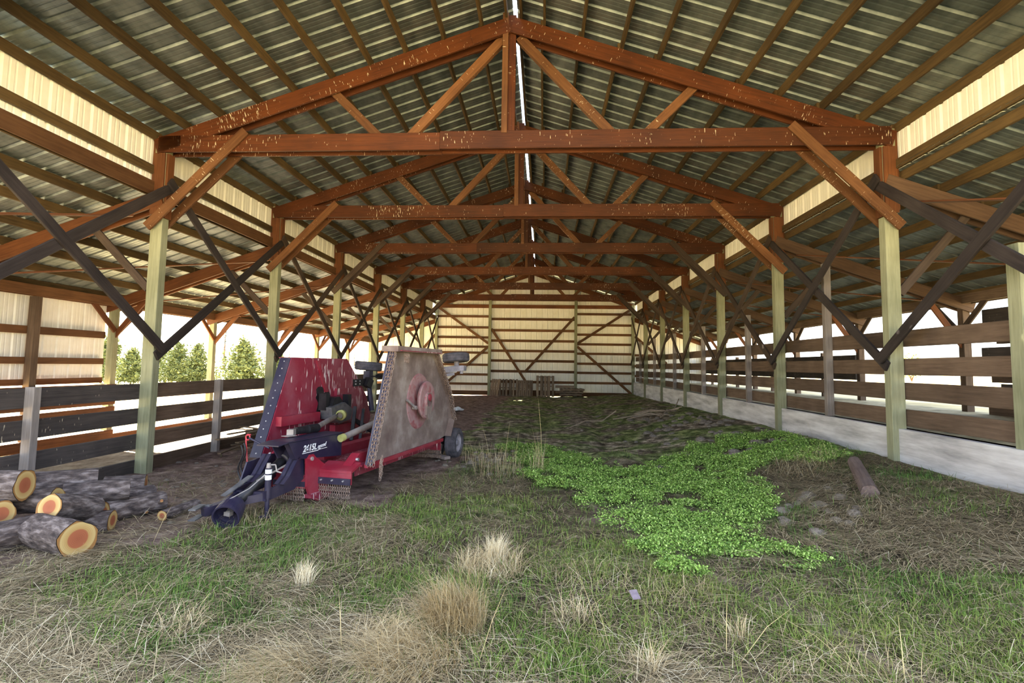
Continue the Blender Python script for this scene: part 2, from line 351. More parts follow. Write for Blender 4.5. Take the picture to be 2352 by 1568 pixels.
def make_floor():
    xs = np.concatenate([np.arange(-9.5, -5.2, .16), np.arange(-5.2, 5.56, .055), [5.58]])
    ys = [-4.0, -2, 0, 1.2]; 
    while ys[-1] < 29.9: ys.append(ys[-1]+max(.05, .011*ys[-1]))
    ys = np.array(ys); nx, ny = len(xs), len(ys)
    X, Y = np.meshgrid(xs, ys); Z = gz(X, Y)
    v = np.stack([X, Y, Z], -1).reshape(-1, 3)
    i = np.arange((ny-1)*(nx-1)); a = (i//(nx-1))*nx+i % (nx-1)
    f = np.stack([a, a+1, a+nx+1, a+nx], 1)
    me = bpy.data.meshes.new('floor'); me.vertices.add(len(v)); me.vertices.foreach_set('co', v.astype(np.float32).ravel())
    me.loops.add(f.size); me.loops.foreach_set('vertex_index', f.ravel().astype(np.int32))
    me.polygons.add(len(f)); me.polygons.foreach_set('loop_start', (np.arange(len(f))*4).astype(np.int32)); me.polygons.foreach_set('loop_total', np.full(len(f), 4, np.int32))
    me.polygons.foreach_set('use_smooth', np.ones(len(f), bool)); me.update(calc_edges=True); me.validate()
    x, y = v[:, 0], v[:, 1]
    dirt, soil, cl, track, sz, n1, n3 = zones(x, y)
    c = np.zeros((len(v), 4), np.float32); c[:, 0] = np.clip(dirt+track*.8, 0, 1); c[:, 1] = soil; c[:, 2] = np.clip(cl*.7+.4*sstep(.45, .6, n1)*(y < 9), 0, 1); c[:, 3] = 1
    at = me.color_attributes.new('zone', 'FLOAT_COLOR', 'POINT'); at.data.foreach_set('color', c.ravel())
    m, nt, b = base_mat('barn_ground', .95, 0, .1); L = nt.links
    va = nd(nt, 'ShaderNodeVertexColor', layer_name='zone'); sp = nd(nt, 'ShaderNodeSeparateColor'); L.new(va.outputs['Color'], sp.inputs['Color'])
    tc = nd(nt, 'ShaderNodeTexCoord')
    n = nd(nt, 'ShaderNodeTexNoise', i_Scale=4.0, i_Detail=12.0, i_Roughness=.72); L.new(tc.outputs['Object'], n.inputs['Vector'])
    nf = nd(nt, 'ShaderNodeTexNoise', i_Scale=.9, i_Detail=5.0); L.new(tc.outputs['Object'], nf.inputs['Vector'])
    thatch = ramp(nt, [(.32, lin(48, 42, 34)), (.52, lin(92, 82, 64)), (.7, lin(146, 130, 104))]); L.new(n.outputs['Fac'], thatch.inputs['Fac'])
    brown = ramp(nt, [(.32, lin(70, 56, 50)), (.5, lin(132, 110, 102)), (.7, lin(190, 168, 158))]); L.new(n.outputs['Fac'], brown.inputs['Fac'])
    soilr = ramp(nt, [(.36, lin(52, 46, 40)), (.5, lin(124, 112, 96)), (.64, lin(222, 208, 188))]); L.new(n.outputs['Fac'], soilr.inputs['Fac'])
    moss = ramp(nt, [(.36, lin(46, 56, 32)), (.5, lin(112, 126, 74)), (.64, lin(190, 198, 138))]); L.new(n.outputs['Fac'], moss.inputs['Fac'])
    mm = ramp(nt, [(.44, (0, 0, 0, 1)), (.56, (1, 1, 1, 1))]); L.new(nf.outputs['Fac'], mm.inputs['Fac'])
    sm = nd(nt, 'ShaderNodeMixRGB'); L.new(mm.outputs['Color'], sm.inputs['Fac']); L.new(soilr.outputs['Color'], sm.inputs['Color1']); L.new(moss.outputs['Color'], sm.inputs['Color2'])
    g1 = nd(nt, 'ShaderNodeMixRGB'); L.new(sp.outputs[2], g1.inputs['Fac']); L.new(thatch.outputs['Color'], g1.inputs['Color1']); L.new(moss.outputs['Color'], g1.inputs['Color2'])
    g2 = nd(nt, 'ShaderNodeMixRGB'); L.new(sp.outputs[1], g2.inputs['Fac']); L.new(g1.outputs['Color'], g2.inputs['Color1']); L.new(sm.outputs['Color'], g2.inputs['Color2'])
    g3 = nd(nt, 'ShaderNodeMixRGB'); L.new(sp.outputs[0], g3.inputs['Fac']); L.new(g2.outputs['Color'], g3.inputs['Color1']); L.new(brown.outputs['Color'], g3.inputs['Color2'])
    sx = nd(nt, 'ShaderNodeSeparateXYZ'); L.new(tc.outputs['Object'], sx.inputs[0])
    mr = nd(nt, 'ShaderNodeMapRange'); mr.inputs['From Min'].default_value = -5.75; mr.inputs['From Max'].default_value = -6.1; L.new(sx.outputs['X'], mr.inputs['Value'])
    bounce_litter = ramp(nt, [(.32, lin(112, 98, 82)), (.5, lin(164, 148, 126)), (.7, lin(196, 182, 160))]); L.new(n.outputs['Fac'], bounce_litter.inputs['Fac'])  # pale straw tone added on the left aisle floor to bounce more light indoors
    g4 = nd(nt, 'ShaderNodeMixRGB'); L.new(mr.outputs[0], g4.inputs['Fac']); L.new(g3.outputs['Color'], g4.inputs['Color1']); L.new(bounce_litter.outputs['Color'], g4.inputs['Color2'])
    L.new(g4.outputs['Color'], b.inputs['Base Color'])
    bp = nd(nt, 'ShaderNodeBump', i_Strength=.9, i_Distance=.06); L.new(n.outputs['Fac'], bp.inputs['Height']); L.new(bp.outputs[0], b.inputs['Normal'])
    me.materials.append(m)
    o = bpy.data.objects.new('floor', me); put(o, Matrix.Identity(4))
    tag(o, 'uneven earth floor of the barn with dirt, moss and thatch', 'ground', kind='structure')
make_floor()
def make_field():
    xs = np.array(sorted(set([-420, -300, -220, -150, -100, -70, -50, -40, -30, -24, -19, -15, -12, -10.5, -9.45, -9.3, 5.6, 5.65, 7, 9.3, 11, 14, 20, 30, 45, 70, 110, 160, 230, 320, 420])), float)
    ys = np.array([-80, -50, -30, -20, -12, -8, -4.2, -3.9, 0, 4, 8, 12, 16, 20, 25, 29.8, 30.2, 35, 40, 50, 60, 75, 95, 120, 160, 210, 270, 340, 420, 600], float)
    X, Y = np.meshgrid(xs, ys)
    Z = np.where(X < 0, -.26, .84)+(fbm(X*.05, Y*.05)-.47)*.5*sstep(3, 20, np.maximum(np.abs(X)-9, Y-30))
    Z = Z+2.2*sstep(40, 300, -X)*1.0+1.0*sstep(40, 200, X)*0
    inside = (X > -9.4) & (X < 5.62) & (Y > -4) & (Y < 30)
    Z = np.where(inside, -1.2, Z)
    Z = np.where((Y <= -4) & (X < 7), -.1, Z); Z = np.where((Y >= 30) & (np.abs(X) < 5.7), .1, Z)
    v = np.stack([X, Y, Z], -1).reshape(-1, 3); nx, ny = len(xs), len(ys)
    f = [(j*nx+i, j*nx+i+1, (j+1)*nx+i+1, (j+1)*nx+i) for j in range(ny-1) for i in range(nx-1)]
    m = mottled('dry_pasture', [(.3, (160, 142, 98)), (.5, (206, 188, 138)), (.7, (226, 212, 168))], .6, .95, 0, .3, 10, bdist=.1)
    me = bpy.data.meshes.new('field'); me.from_pydata(v.tolist(), [], f); me.materials.append(m); me.update()
    o = bpy.data.objects.new('field', me); put(o, Matrix.Identity(4)); tag(o, 'sunlit dry grass pasture around the barn', 'field', kind='structure')
make_field()

# ------------------------------------------------------------------ barn shell
YK = lambda k: 7.766+3.66*(k-1)
Y0, Y7 = YK(0)-.25, YK(7)
zt = lambda x: 7.07-.337*abs(x)                 # top of main rafters
zl = lambda x: (4.30 if x < 0 else 4.48)-(.345 if x < 0 else .35)*(abs(x)-5.65)   # top of lean-to rafters
EB = {-1: 2.98, 1: 3.19}                        # centre height of the outer eave beams
def profile(w, ribs=3, rh=.030):
    """cross-section of one ribbed steel sheet: (across, height)"""
    p = []; s = w/ribs
    for i in range(ribs):
        a = i*s
        p += [(a, 0), (a+.020, rh), (a+.050, rh), (a+.070, 0), (a+.125, 0), (a+.136, .004), (a+.148, .004), (a+.159, 0), (a+.205, 0), (a+.216, .004), (a+.228, .004), (a+.239, 0)]
    p.append((w, 0)); return p
SW = .915
def roof_slope(name, label, sgn, x0, x1, zf, purlin_x, lap=.0):
    t = thing(name, (0, 0, 0), label, 'ceiling', kind='structure')
    pr = profile(SW, 3)
    a = Vector((x1-x0, 0, zf(x1)-zf(x0))); nrm = Vector((-a.z, 0, a.x)).normalized()
    if nrm.z < 0: nrm = -nrm
    n = len(pr); 
    vs = [Vector((0, p[0], 0))+nrm*p[1] for p in pr]+[Vector((0, p[0], 0))+nrm*p[1]+a for p in pr]
    me = bpy.data.meshes.new('roof_sheet'); me.from_pydata([tuple(p) for p in vs], [], [(i, i+1, n+i+1, n+i) for i in range(n-1)])
    me.materials.append(M['galv']); me.update()
    k = int(math.ceil((Y7+.3-Y0+.35)/SW))
    for i in range(k):
        o = bpy.data.objects.new('roof_sheet', me)
        put(o, Matrix.Translation((x0, Y0-.35+i*SW, zf(x0)+.147)), t)
    for px in purlin_x:
        z = zf(px)+.07
        for j in range(0, 7):                 # purlins run from truss to truss
            if j == 0: ya, yb = Y0-.3, YK(1)+.13
            else: ya, yb = YK(j)+.08, YK(j+1)+.13
            dx = .02*(-1)**j
            board('purlin', (px+dx, ya, z), (px+dx, yb, z), .04, .14, M['purlin'], t)
    return t
PX = [.10, .49, 1.08, 1.68, 2.24, 2.85, 3.46, 4.02, 4.63, 5.19, 5.68]
roof_slope('ceiling_main_left', 'left underside of the main galvanised roof with timber purlins', -1, .02, -5.98, zt, [-x for x in PX])
roof_slope('ceiling_main_right', 'right underside of the main galvanised roof with timber purlins', 1, .085, 5.98, zt, [PX[0]+.03]+PX[1:])
LX = [5.75, 6.3, 6.9, 7.5, 8.1, 8.7, 9.3]
roof_slope('ceiling_aisle_left', 'underside of the lean-to roof over the left aisle', -1, -5.64, -9.75, zl, [-x for x in LX])
roof_slope('ceiling_aisle_right', 'underside of the lean-to roof over the right aisle', 1, 5.64, 9.75, zl, LX)

def siding(t, pts_fn, along, o, count, zb, ztop, outward, mat):
    """vertical ribbed wall sheets, one object each; along = unit dir, ztop(x_along) gives the top"""
    pr = profile(SW, 3, .025)
    for i in range(count):
        s0 = i*SW; vs = []; n = len(pr)
        for p in pr: vs.append(Vector(along)*p[0]+Vector(outward)*p[1]+Vector((0, 0, zb(s0+p[0]))))
        for p in pr: vs.append(Vector(along)*p[0]+Vector(outward)*p[1]+Vector((0, 0, ztop(s0+p[0]))))
        me = bpy.data.meshes.new('wall_sheet'); me.from_pydata([tuple(v) for v in vs], [], [(j, j+1, n+j+1, n+j) for j in range(n-1)]); me.materials.append(mat); me.update()
        ob = bpy.data.objects.new('wall_sheet', me); put(ob, Matrix.Translation(Vector(o)+Vector(along)*s0), t)
# clerestory bands between the two roofs
for sgn, nm in ((-1, 'left'), (1, 'right')):
    t = thing('wall_clerestory_'+nm, (0, 0, 0), 'cream steel band between main roof and %s lean-to roof' % nm, 'wall', kind='structure')
    siding(t, None, (0, 1, 0), (sgn*5.70, Y0-.3, 0), 28, lambda s, b=(4.46 if sgn < 0 else 4.60): b, lambda s: zt(5.7)+.13, (sgn, 0, 0), M['white'])
    for j in range(0, 7):
        ya, yb = (Y0-.2 if j == 0 else YK(j)+.12), YK(j+1)+.12
        board('girt', (sgn*5.665, ya, 4.67), (sgn*5.665, yb, 4.67), .04, .14, M['purlin'], t)
        if sgn < 0: board('ledger', (sgn*5.64, ya, 4.37), (sgn*5.64, yb, 4.37), .04, .22, M['girt'], t)
# back wall
def wall_back():
    t = thing('wall_back', (0, Y7, 0), 'cream steel back wall with brown girts and posts', 'wall', kind='structure')
    def top(s):
        x = -9.61+s
        return (zt(x) if abs(x) < 6.0 else zl(x))+.13
    siding(t, None, (1, 0, 0), (-9.61, Y7+.06, 0), 21, lambda s: (.12 if -9.61+s < 5.7 else .8), top, (0, 1, 0), M['white'])
    def post(x, z0, z1, w=.15): board('post', (x, Y7-.07, z0), (x, Y7-.07, z1), w, .15, M['post'], t, up=(0, 1, 0))
    for x, z0 in ((-9.35, -.3), (-5.55, -.1), (-2.48, -.1), (2.37, -.1), (5.55, .1), (9.35, .75)): post(x, z0, (zt(x) if abs(x) < 5.7 else zl(x))-.05)
    for z in (4.31, 3.67, 3.08, 2.51, 1.95, 1.36, .77, .24): board('girt', (-2.4, Y7+.02, z), (2.3, Y7+.02, z), .04, .14, M['girt'], t)
    for z in (4.63, 4.01, 3.47, 2.93, 2.40, 1.84, 1.33, .77): board('girt', (2.45, Y7+.02, z), (5.47, Y7+.02, z), .04, .13, M['girt'], t)
    for z in (4.45, 3.82, 3.25, 2.72, 2.38, 1.70, 1.15, .62): board('girt', (-5.47, Y7+.02, z), (-2.55, Y7+.02, z), .04, .13, M['girt'], t)
    for z in (5.03, 5.45): board('girt', (-5.5, Y7-.02, z), (5.5, Y7-.02, z), .06, .2, M['lean'], t)
    board('bottom_plank', (-5.5, Y7-.03, .12), (5.5, Y7-.03, .12), .05, .24, M['girt'], t)
    for sg in (-1, 1):
        for z in (2.35, 1.75, 1.2, .6): 
            if sg < 0 or z > .9: board('girt', (sg*5.63, Y7+.02, z), (sg*9.28, Y7+.02, z), .04, .13, M['girt'], t)
        board('girt', (sg*5.63, Y7, zl(sg*5.63)-.15), (sg*9.35, Y7, zl(sg*9.35)-.15), .05, .24, M['lean'], t, up=(0, 0, 1))
        board('rafter', (0, Y7-.02, zt(0)-.13), (sg*5.6, Y7-.02, zt(5.6)-.13), .05, .25, M['lean'], t)
    for a, b in (((-2.4, 3.75), (-.05, .25)), ((2.3, 4.45), (-.45, 1.35)), ((2.45, 2.95), (5.35, 4.85)), ((2.45, 2.8), (5.45, .2)), ((-5.45, 4.95), (-2.55, 2.9)), ((-2.55, 2.75), (-5.2, .4)), ((-5.6, 3.4), (-7.4, 1.3)), ((5.65, 3.4), (7.4, 1.9))):
        board('diagonal_brace', (a[0], Y7-.04, a[1]), (b[0], Y7-.04, b[1]), .04, .14, M['girt'], t)
wall_back()
# left side wall of the two nearest bays
def wall_left():
    t = thing('wall_left', (-9.35, YK(1), 0), 'white steel side wall with brown rails left of the aisle', 'wall', kind='structure')
    nn = int((YK(2)-Y0)/SW)+1
    siding(t, None, (0, 1, 0), (-9.46, YK(2)-nn*SW, 0), nn, lambda s: 1.15, lambda s: 3.1, (-1, 0, 0), M['white'])
    for z, h in ((2.21, .15), (1.62, .13), (1.20, .12)):
        for a, b in ((Y0, YK(1)-.09), (YK(1)+.09, YK(1.5)-.08), (YK(1.5)+.08, YK(2)-.09)):
            board('rail', (-9.38, a, z), (-9.38, b, z), .04, h, M['girt'], t)
    for y in (YK(.5), YK(1.5)): board('stud', (-9.31, y, -.3), (-9.31, y, 2.86), .14, .14, M['fence'], t, up=(0, 1, 0))
wall_left()
# low concrete wall on the right
def wall_right():
    m = MB(); rows = 3
    m.box((5.66, (Y0+Y7)/2, .37), (.20, Y7-Y0, .96))
    o = m.build('wall_right', M['conc'], None)
    tag(o, 'low poured concrete wall carrying the right fence', 'wall', kind='structure')
wall_right()
a = MB().box((7.6, 16.5, .8), (3.9, 27, .1)).build('floor_aisle', mottled('trampled_aisle_earth', [(.3, (120, 112, 78)), (.5, (176, 160, 122)), (.7, (208, 194, 158))], 3, .95, 0, .4, 10), None)
tag(a, 'raised earth floor of the right aisle with straw and moss', 'ground', kind='structure')

# ------------------------------------------------------------------ trusses
def truss(k):
    y = YK(k)
    lab = {1: 'large brown timber roof truss nearest the camera, spattered with bird droppings', 0: 'timber roof truss over the open front of the barn, out of the picture'}.get(k, '%s timber roof truss counted from the camera end' % ORD[k])
    t = thing('roof_truss', (0, y, 4.95), lab, 'roof truss', 'roof trusses of the barn')
    for yy, nm in ((y+.02, 'front'), (y+.21, 'back')):
        for s in (-1, 1):
            board('top_chord', (s*.02, yy, zt(0)-.132), (s*5.64, yy, zt(5.62)-.132), .04, .25, M['truss'], t)
        sp = -1.08+.35*((k*37) % 5-2)*(k > 1)
        board('bottom_chord', (-5.6, yy, 5.085), (sp, yy, 5.085), .04, .27, M['truss'], t)
        board('bottom_chord', (sp+.004, yy-.004, 5.10), (5.6, yy-.004, 5.10), .04, .28, M['truss'], t)
        board('gusset', (-.62, yy-.03*(1 if nm == 'front' else -1), zt(.62)-.135), (-.05, yy-.03*(1 if nm == 'front' else -1), zt(.05)-.135), .02, .23, M['truss'], t)
    ym = y+.115
    board('king_post', (.0, ym-.02, 5.0), (.0, ym-.02, 7.12), .09, .14, M['truss'], t, up=(1, 0, 0))
    board('king_post_brace', (-.09, ym-.11, 5.2), (-.09, ym-.11, 7.12), .04, .09, M['web'], t, up=(1, 0, 0))
    for s in (-1, 1):
        board('web', (s*1.66, ym, 5.1), (s*.12, ym, 6.78), .09, .14, M['web'], t)
        board('web', (s*1.96, ym, 5.1), (s*2.85, ym, 5.98), .09, .13, M['web'], t)
        for yy in ((y-.022, y+.255) if k else ()):
            board('knee_brace', (s*4.16, yy, 5.27), (s*5.68, yy, 3.74), .04, .15, M['web'] if k < 3 else M['brace'], t)
for k in range(0, 7): truss(k)
# ------------------------------------------------------------------ main posts, lean-to rafters, braces, eave posts
SIDE = {-1: 'left', 1: 'right'}
for s in (-1, 1):
    for k in range(0, 7):
        y = YK(k)+.115
        z0 = -.3 if s < 0 else .1
        t = thing('timber_post', (s*5.575, y, z0), '%s treated timber post from the camera end in the %s row' % (ORD[k], SIDE[s]) if k else 'treated timber post at the open front corner of the %s row' % SIDE[s], 'post', 'main posts of the barn')
        board('shaft', (s*5.575, y, z0), (s*5.575, y, 5.22), .19, .145, M['post'], t, up=(0, 1, 0))
        board('side_board', (s*5.69, y, 4.0), (s*5.69, y, 5.22), .04, .145, M['lean'], t, up=(0, 1, 0))
        board('face_board', (s*5.46, y, 3.9 if k % 2 else 4.1), (s*5.46, y, 4.94), .04, .145, M['lean'], t, up=(0, 1, 0))
        board('front_board', (s*5.575, y-.092, 3.95), (s*5.575, y-.092, 4.94), .19, .035, M['lean'], t, up=(0, 1, 0))
        t2 = thing('lean_to_rafter', (s*7.5, y, 3.4), '%s brown sloping rafter, counted from the camera end, over the %s aisle' % (ORD[k], SIDE[s]), 'rafter', 'lean-to rafters')
        for yy in (y-.095, y+.095):
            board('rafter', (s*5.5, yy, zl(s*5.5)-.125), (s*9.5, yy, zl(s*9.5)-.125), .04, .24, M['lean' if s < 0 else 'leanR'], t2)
        board('knee_brace', (s*6.66, y-.02, zl(s*6.66)-.2), (s*5.68, y-.02, 2.78), .04, .12, M['brace'], t2)
        board('knee_brace', (s*8.6, y, zl(s*8.6)-.2), (s*9.32, y, 2.2), .04, .12, M['lean'], t2)
        z1 = -.4 if s < 0 else .7
        t3 = thing('eave_post', (s*9.36, y, z1), '%s post from the camera end under the outer eave of the %s aisle' % (ORD[k], SIDE[s]), 'post', 'outer eave posts')
        board('shaft', (s*9.36, y, z1), (s*9.36, y, EB[s]-.08), .15, .15, M['post'] if s < 0 else M['fence'], t3, up=(0, 1, 0))
        for d in (-1, 1):
            board('knee_brace', (s*9.27, y+d*.06, EB[s]-.66), (s*9.27, y+d*.68, EB[s]-.08), .04, .12, M['lean'] if s < 0 else M['brace'], t3)
    for k in range(0, 7):
        y, y2 = YK(k)+.115, (YK(k+1)+.115 if k < 6 else Y7-.22)
        nm = '%s bay from the camera end, %s row' % (ORD[k+1], SIDE[s])
        mt = M['darkbrace'] if k < 2 else M['brace']
        zb = 1.72
        board('cross_brace', (s*5.41, y-.05, 4.5), (s*5.41, y2+.05, zb+.1), .04, .15, mt, label='receding-down diagonal brace, '+nm, cat='brace', group='diagonal cross braces')
        board('cross_brace', (s*5.455, y-.05, zb), (s*5.455, y2+.05, 4.42), .04, .15, mt, label='receding-up diagonal brace, '+nm, cat='brace', group='diagonal cross braces')
        board('wind_brace', (s*8.6, y+.1, zl(s*8.6)-.27), (s*5.95, y2-.1, zl(s*5.95)-.27), .10, .025, M['lean'], up=(0, 0, 1), label='thin strip under rafters, '+nm.replace('row', 'aisle'), cat='brace', group='thin wind braces under the aisle roofs')
    tb = thing('eave_beam', (s*9.36, 16, 2.8), 'long outer eave beam along the %s aisle' % SIDE[s], 'beam')
    for k in range(0, 7):
        for dx in (-.095, .095):
            board('beam_board', (s*9.36+dx, YK(k)+.115-(.4 if k == 0 else 0), EB[s]), (s*9.36+dx, YK(k+1)+.115, EB[s]), .04, .20, M['girt'] if s < 0 else M['fence'], tb)

# ------------------------------------------------------------------ fences
def fence(name, label, x, tops, h, mat, k0, k1, postmat, mids, ptop, pz0, px, bdir, stag=0):
    t = thing(name, (x, YK(k0), pz0), label, 'fence')
    for k in range(k0, k1):
        y, y2 = YK(k)+.115, (YK(k+1)+.115 if k < 6 else Y7-.16)
        for i, z in enumerate(tops):
            a = random.uniform(-.012, .012); b = random.uniform(-.012, .012)
            ya = y+(stag*(i % 3)*.12 if k == k0 else 0)
            mm = mat(i, k)
            board('fence_board', (x, ya+.003, z-h/2+a), (x+.004*(i % 2), y2-.003, z-h/2+b), .04, h*random.uniform(.94, 1.02), mm, t)
        if mids and not (k == 0 and x > 5 and x < 6):
            ym = (y+y2)/2
            board('fence_post', (px, ym, pz0), (px, ym, ptop if not callable(ptop) else ptop(k)), .12, .10, postmat, t, up=(0, 1, 0))
    return t
fence('board_fence', 'dark weathered board fence beside the logs along the left aisle', -5.69, (1.30, .92, .53, .15), .24, lambda i, k: M['fencegrey'] if k < 1 else M['fence'], 0, 7, M['fencepost'], True, 1.31, -.25, -5.61, -1)
fence('board_fence', 'brown board fence standing on the concrete wall', 5.70, (2.25, 1.85, 1.49, 1.13), .24, lambda i, k: M['fence'], 0, 7, M['fencepost'], True, lambda k: {0: 2.98, 1: 3.58}.get(k, 3.0), .86, 5.62, 1)
fence('board_fence', 'sunlit brown board fence on the outer edge of the left aisle', -9.24, (.95, .45, -.02), .22, lambda i, k: M['lean'], 2, 6, M['lean'], False, 1.2, -.4, -9.3, -1)
fence('board_fence', 'dark board fence on the outer edge of the right aisle', 9.24, (2.10, 1.62, 1.22), .22, lambda i, k: M['fencegrey'], 3, 7, M['fence'], True, 2.2, .8, 9.3, 1)
t = thing('board_fence', (-9.2, 7, -.3), 'close-boarded brown skirting under the white side wall', 'fence')
for k in (0, 1):
    for z in (1.02, .76, .50, .24, -.02, -.26): board('fence_board', (-9.21, YK(k)+.12, z+random.uniform(-.015, .015)), (-9.21, YK(k+1)+.11, z+random.uniform(-.015, .015)), .04, .20, M['lean'], t)
t = thing('board_fence', (9.24, 9, .85), 'short outer fence of dark staggered boards at the right edge', 'fence')
for i, (z, ye) in enumerate(((2.75, 10.9), (2.36, 10.6), (2.0, 10.95), (1.62, 10.75), (1.3, 10.55), (.98, 10.85))):
    board('fence_board', (9.24, 4.2, z), (9.24, ye, z), .05, .3, M['fencegrey'] if i % 2 == 0 else M['fence'], t)
board('fence_post', (9.16, 9.9, .8), (9.16, 9.9, 2.95), .12, .12, M['darkbrace'], t, up=(0, 1, 0))
# near mid post on the right wall is a full square treated timber
board('timber_post', (5.70, 5.93, .84), (5.70, 5.93, 3.05), .20, .17, M['post'], up=(0, 1, 0), label='thick pale green treated post cut by the right edge of the picture', cat='post')

# ------------------------------------------------------------------ rotary mower, folded
def mower():
    ang = math.atan2(-.19, .9818)
    t = thing('rotary_mower', (MO[0], MO[1], 0), 'large crimson and navy folding rotary mower parked left of centre', 'mower', rotz=ang)
    W = WM[t.name]
    def part(mb, name, mat, parent=None, smooth=False, label=None, kind=None): return mb.build(name, mat, parent or t, W, smooth, label, kind)
    V, Z, U = (0, 1, 0), (0, 0, 1), (1, 0, 0)
    wing = [(0, .40), (.51, 1.83), (1.96, 1.83), (2.35, 1.43), (2.61, 1.15), (2.8, .72), (2.62, .44), (2.27, .40)]
    # chain curtains ---------------------------------------------------------
    def link(mb, c, R, l=.036, w=.017, r=.0032):
        pts = [(-l/2, 0), (-l/4, w/2), (l/4, w/2), (l/2, 0), (l/4, -w/2), (-l/4, -w/2)]; vs = []; n = 6
        for (a, b) in pts:
            d = Vector((a, b)).normalized()
            for (p, q) in ((r, 0), (0, r), (-r, 0), (0, -r)):
                vs.append(Vector(c)+R @ Vector((a+d.x*p, b+d.y*p, q)))
        fs = [(i*4+j, i*4+(j+1) % 4, ((i+1) % n)*4+(j+1) % 4, ((i+1) % n)*4+j) for i in range(n) for j in range(4)]
        mb.add(vs, fs)
    def strand(mb, top, L, tilt=0, side=U):
        n = int(L/.040); top = Vector(top)
        for i in range(n):
            d = Vector((0, 0, -1)); R = Matrix((d, Vector(side), d.cross(Vector(side)))).transposed()
            if i % 2: R = R @ Matrix.Rotation(math.pi/2, 3, 'X')
            link(mb, top+Vector((random.uniform(-.002, .002), 0, -.02-i*.040)), R, .052, .026, .0042)
    # centre deck -------------------------------------------------------------
    d = MB(); d.box((0, 1.28, .39), (1.44, 2.6, .02)); d.box((-.60, 1.28, .32), (.02, 2.5, .14)); d.box((.60, 1.28, .32), (.02, 2.5, .14)); d.box((0, 2.57, .3), (1.44, .02, .2))
    deck = part(d, 'centre_deck', M['red'])
    part(MB().box((0, 1.3, .46), (.16, 2.3, .12)), 'deck_rail', M['redclean'], deck)
    for s in (-1, 1): part(MB().box((s*.5, 1.3, .43), (.08, 2.3, .08)), 'deck_rail', M['redclean'], deck)
    for s in (-1, 1):
        f = MB().prism([(-.22, .33), (0, .40), (0, .43), (-.22, .36)], (.24 if s > 0 else -.70, 0, 0), V, Z, U, .46)
        f.prism([(-.215, .33), (-.22, .20), (-.20, .20), (-.195, .33)], (.24 if s > 0 else -.70, 0, 0), V, Z, U, .46)
        sh = part(f, 'front_shield', M['redclean'], label='pink red front shield over chain curtain')
        part(MB().box((s*.47, -.235, .235), (.46, .012, .075)), 'clamp_strip', M['navy'], sh)
        for i in range(3): part(MB().tube((s*(.31+.15*i), -.24, .245), (s*(.31+.15*i), -.262, .245), .011, .009, 8), 'bolt', M['bolt'], sh)
        c = MB()
        for i in range(15): strand(c, (s*(.262+i*.0300), -.225, .20), .19+.01*(i % 2))
        part(c, 'chain_curtain', M['chain'], sh, kind='stuff')
        lug = [(-.47, .52), (-.42, .565), (-.35, .565), (-.30, .52), (-.04, .36), (-.04, .10), (-.40, .10), (-.45, .2)]
        o = part(MB().prism(lug, (s*.25-.015, 0, 0), V, Z, U, .03), 'hitch_lug', M['redclean'])
        part(MB().tube((s*.25+.03*s, -.385, .515), (s*.25, -.385, .515), .024, .024, 10), 'pivot_bolt', M['bolt'], o)
        part(MB().prism([(-.42, .10), (-.02, .10), (.0, .03), (-.06, .0), (-.28, .0), (-.42, .06)], (s*.25-.05, 0, 0), V, Z, U, .10), 'skid_shoe', M['red'])
        part(MB().prism([(-.16, .36), (.10, .52), (.26, .52), (.26, .36)], (s*.56-.06, 0, 0), V, Z, U, .12), 'hinge_bracket', M['redclean'])
        part(MB().tube((s*.62, .02, .46), (s*.65, .02, .46), .02, .02, 10), 'pivot_bolt', M['bolt'])
        # A-frame arm, cranked plate
        arm = [(-.60, .58), (-.44, .56), (-.42, .30), (-.60, .20), (-1.06, .17), (-1.10, .28), (-.86, .31), (-.76, .38)]
        xa = s*.19
        part(MB().prism(arm, (xa-.012, 0, 0), V, Z, U, .024).prism([(-.60, .58), (-.76, .38), (-.86, .31), (-.84, .30), (-.74, .36), (-.58, .56)], (xa-.06, 0, 0), V, Z, U, .12), 'hitch_arm', M['navy'])
    part(MB().box((0, -.30, .36), (.46, .30, .02), Matrix.Rotation(.35, 3, 'X')).box((0, -.42, .25), (.46, .02, .16)), 'front_apron', M['redclean'])
    c = MB()
    for i in range(18): strand(c, (-.2+i*.0235, -.43, .19), .18)
    part(c, 'chain_curtain', M['chain'], kind='stuff')
    part(MB().box((0, -.43, .22), (.44, .012, .06)), 'clamp_strip', M['navy'])
    # tongue and hitch
    part(MB().bar((-.04, -1.02, .20), (-.22, -1.46, .13), .08, .08).bar((.17, -1.04, .22), (-.10, -1.24, .17), .04, .08).bar((-.17, -1.04, .22), (-.14, -1.24, .17), .04, .08).bar((-.2, -1.04, .22), (.2, -1.04, .22), .06, .09), 'tongue', M['navy'])
    part(MB().box((-.25, -1.50, .185), (.07, .22, .012), Matrix.Rotation(.35, 3, 'Z')).box((-.25, -1.50, .085), (.07, .22, .012), Matrix.Rotation(.35, 3, 'Z')).box((-.21, -1.40, .135), (.06, .04, .11)), 'hitch_clevis', M['gear'])
    part(MB().bar((-.10, -.95, .40), (-.13, -1.30, .26), .07, .010), 'shaft_support', M['gear'])
    j = part(MB().tube((.19, -1.03, .0), (.19, -1.03, .30), .024, .024, 12).tube((.19, -1.03, .20), (.19, -1.03, .52), .033, .033, 14).box((.19, -1.03, .01), (.11, .11, .015)), 'jack_stand', M['navy'], smooth=False)
    part(MB().tube((.19, -1.03, .395), (.19, -1.03, .445), .034, .034, 14, False).tube((.19, -1.03, .46), (.19, -1.03, .505), .034, .034, 14, False), 'sticker', M['decal'], j)
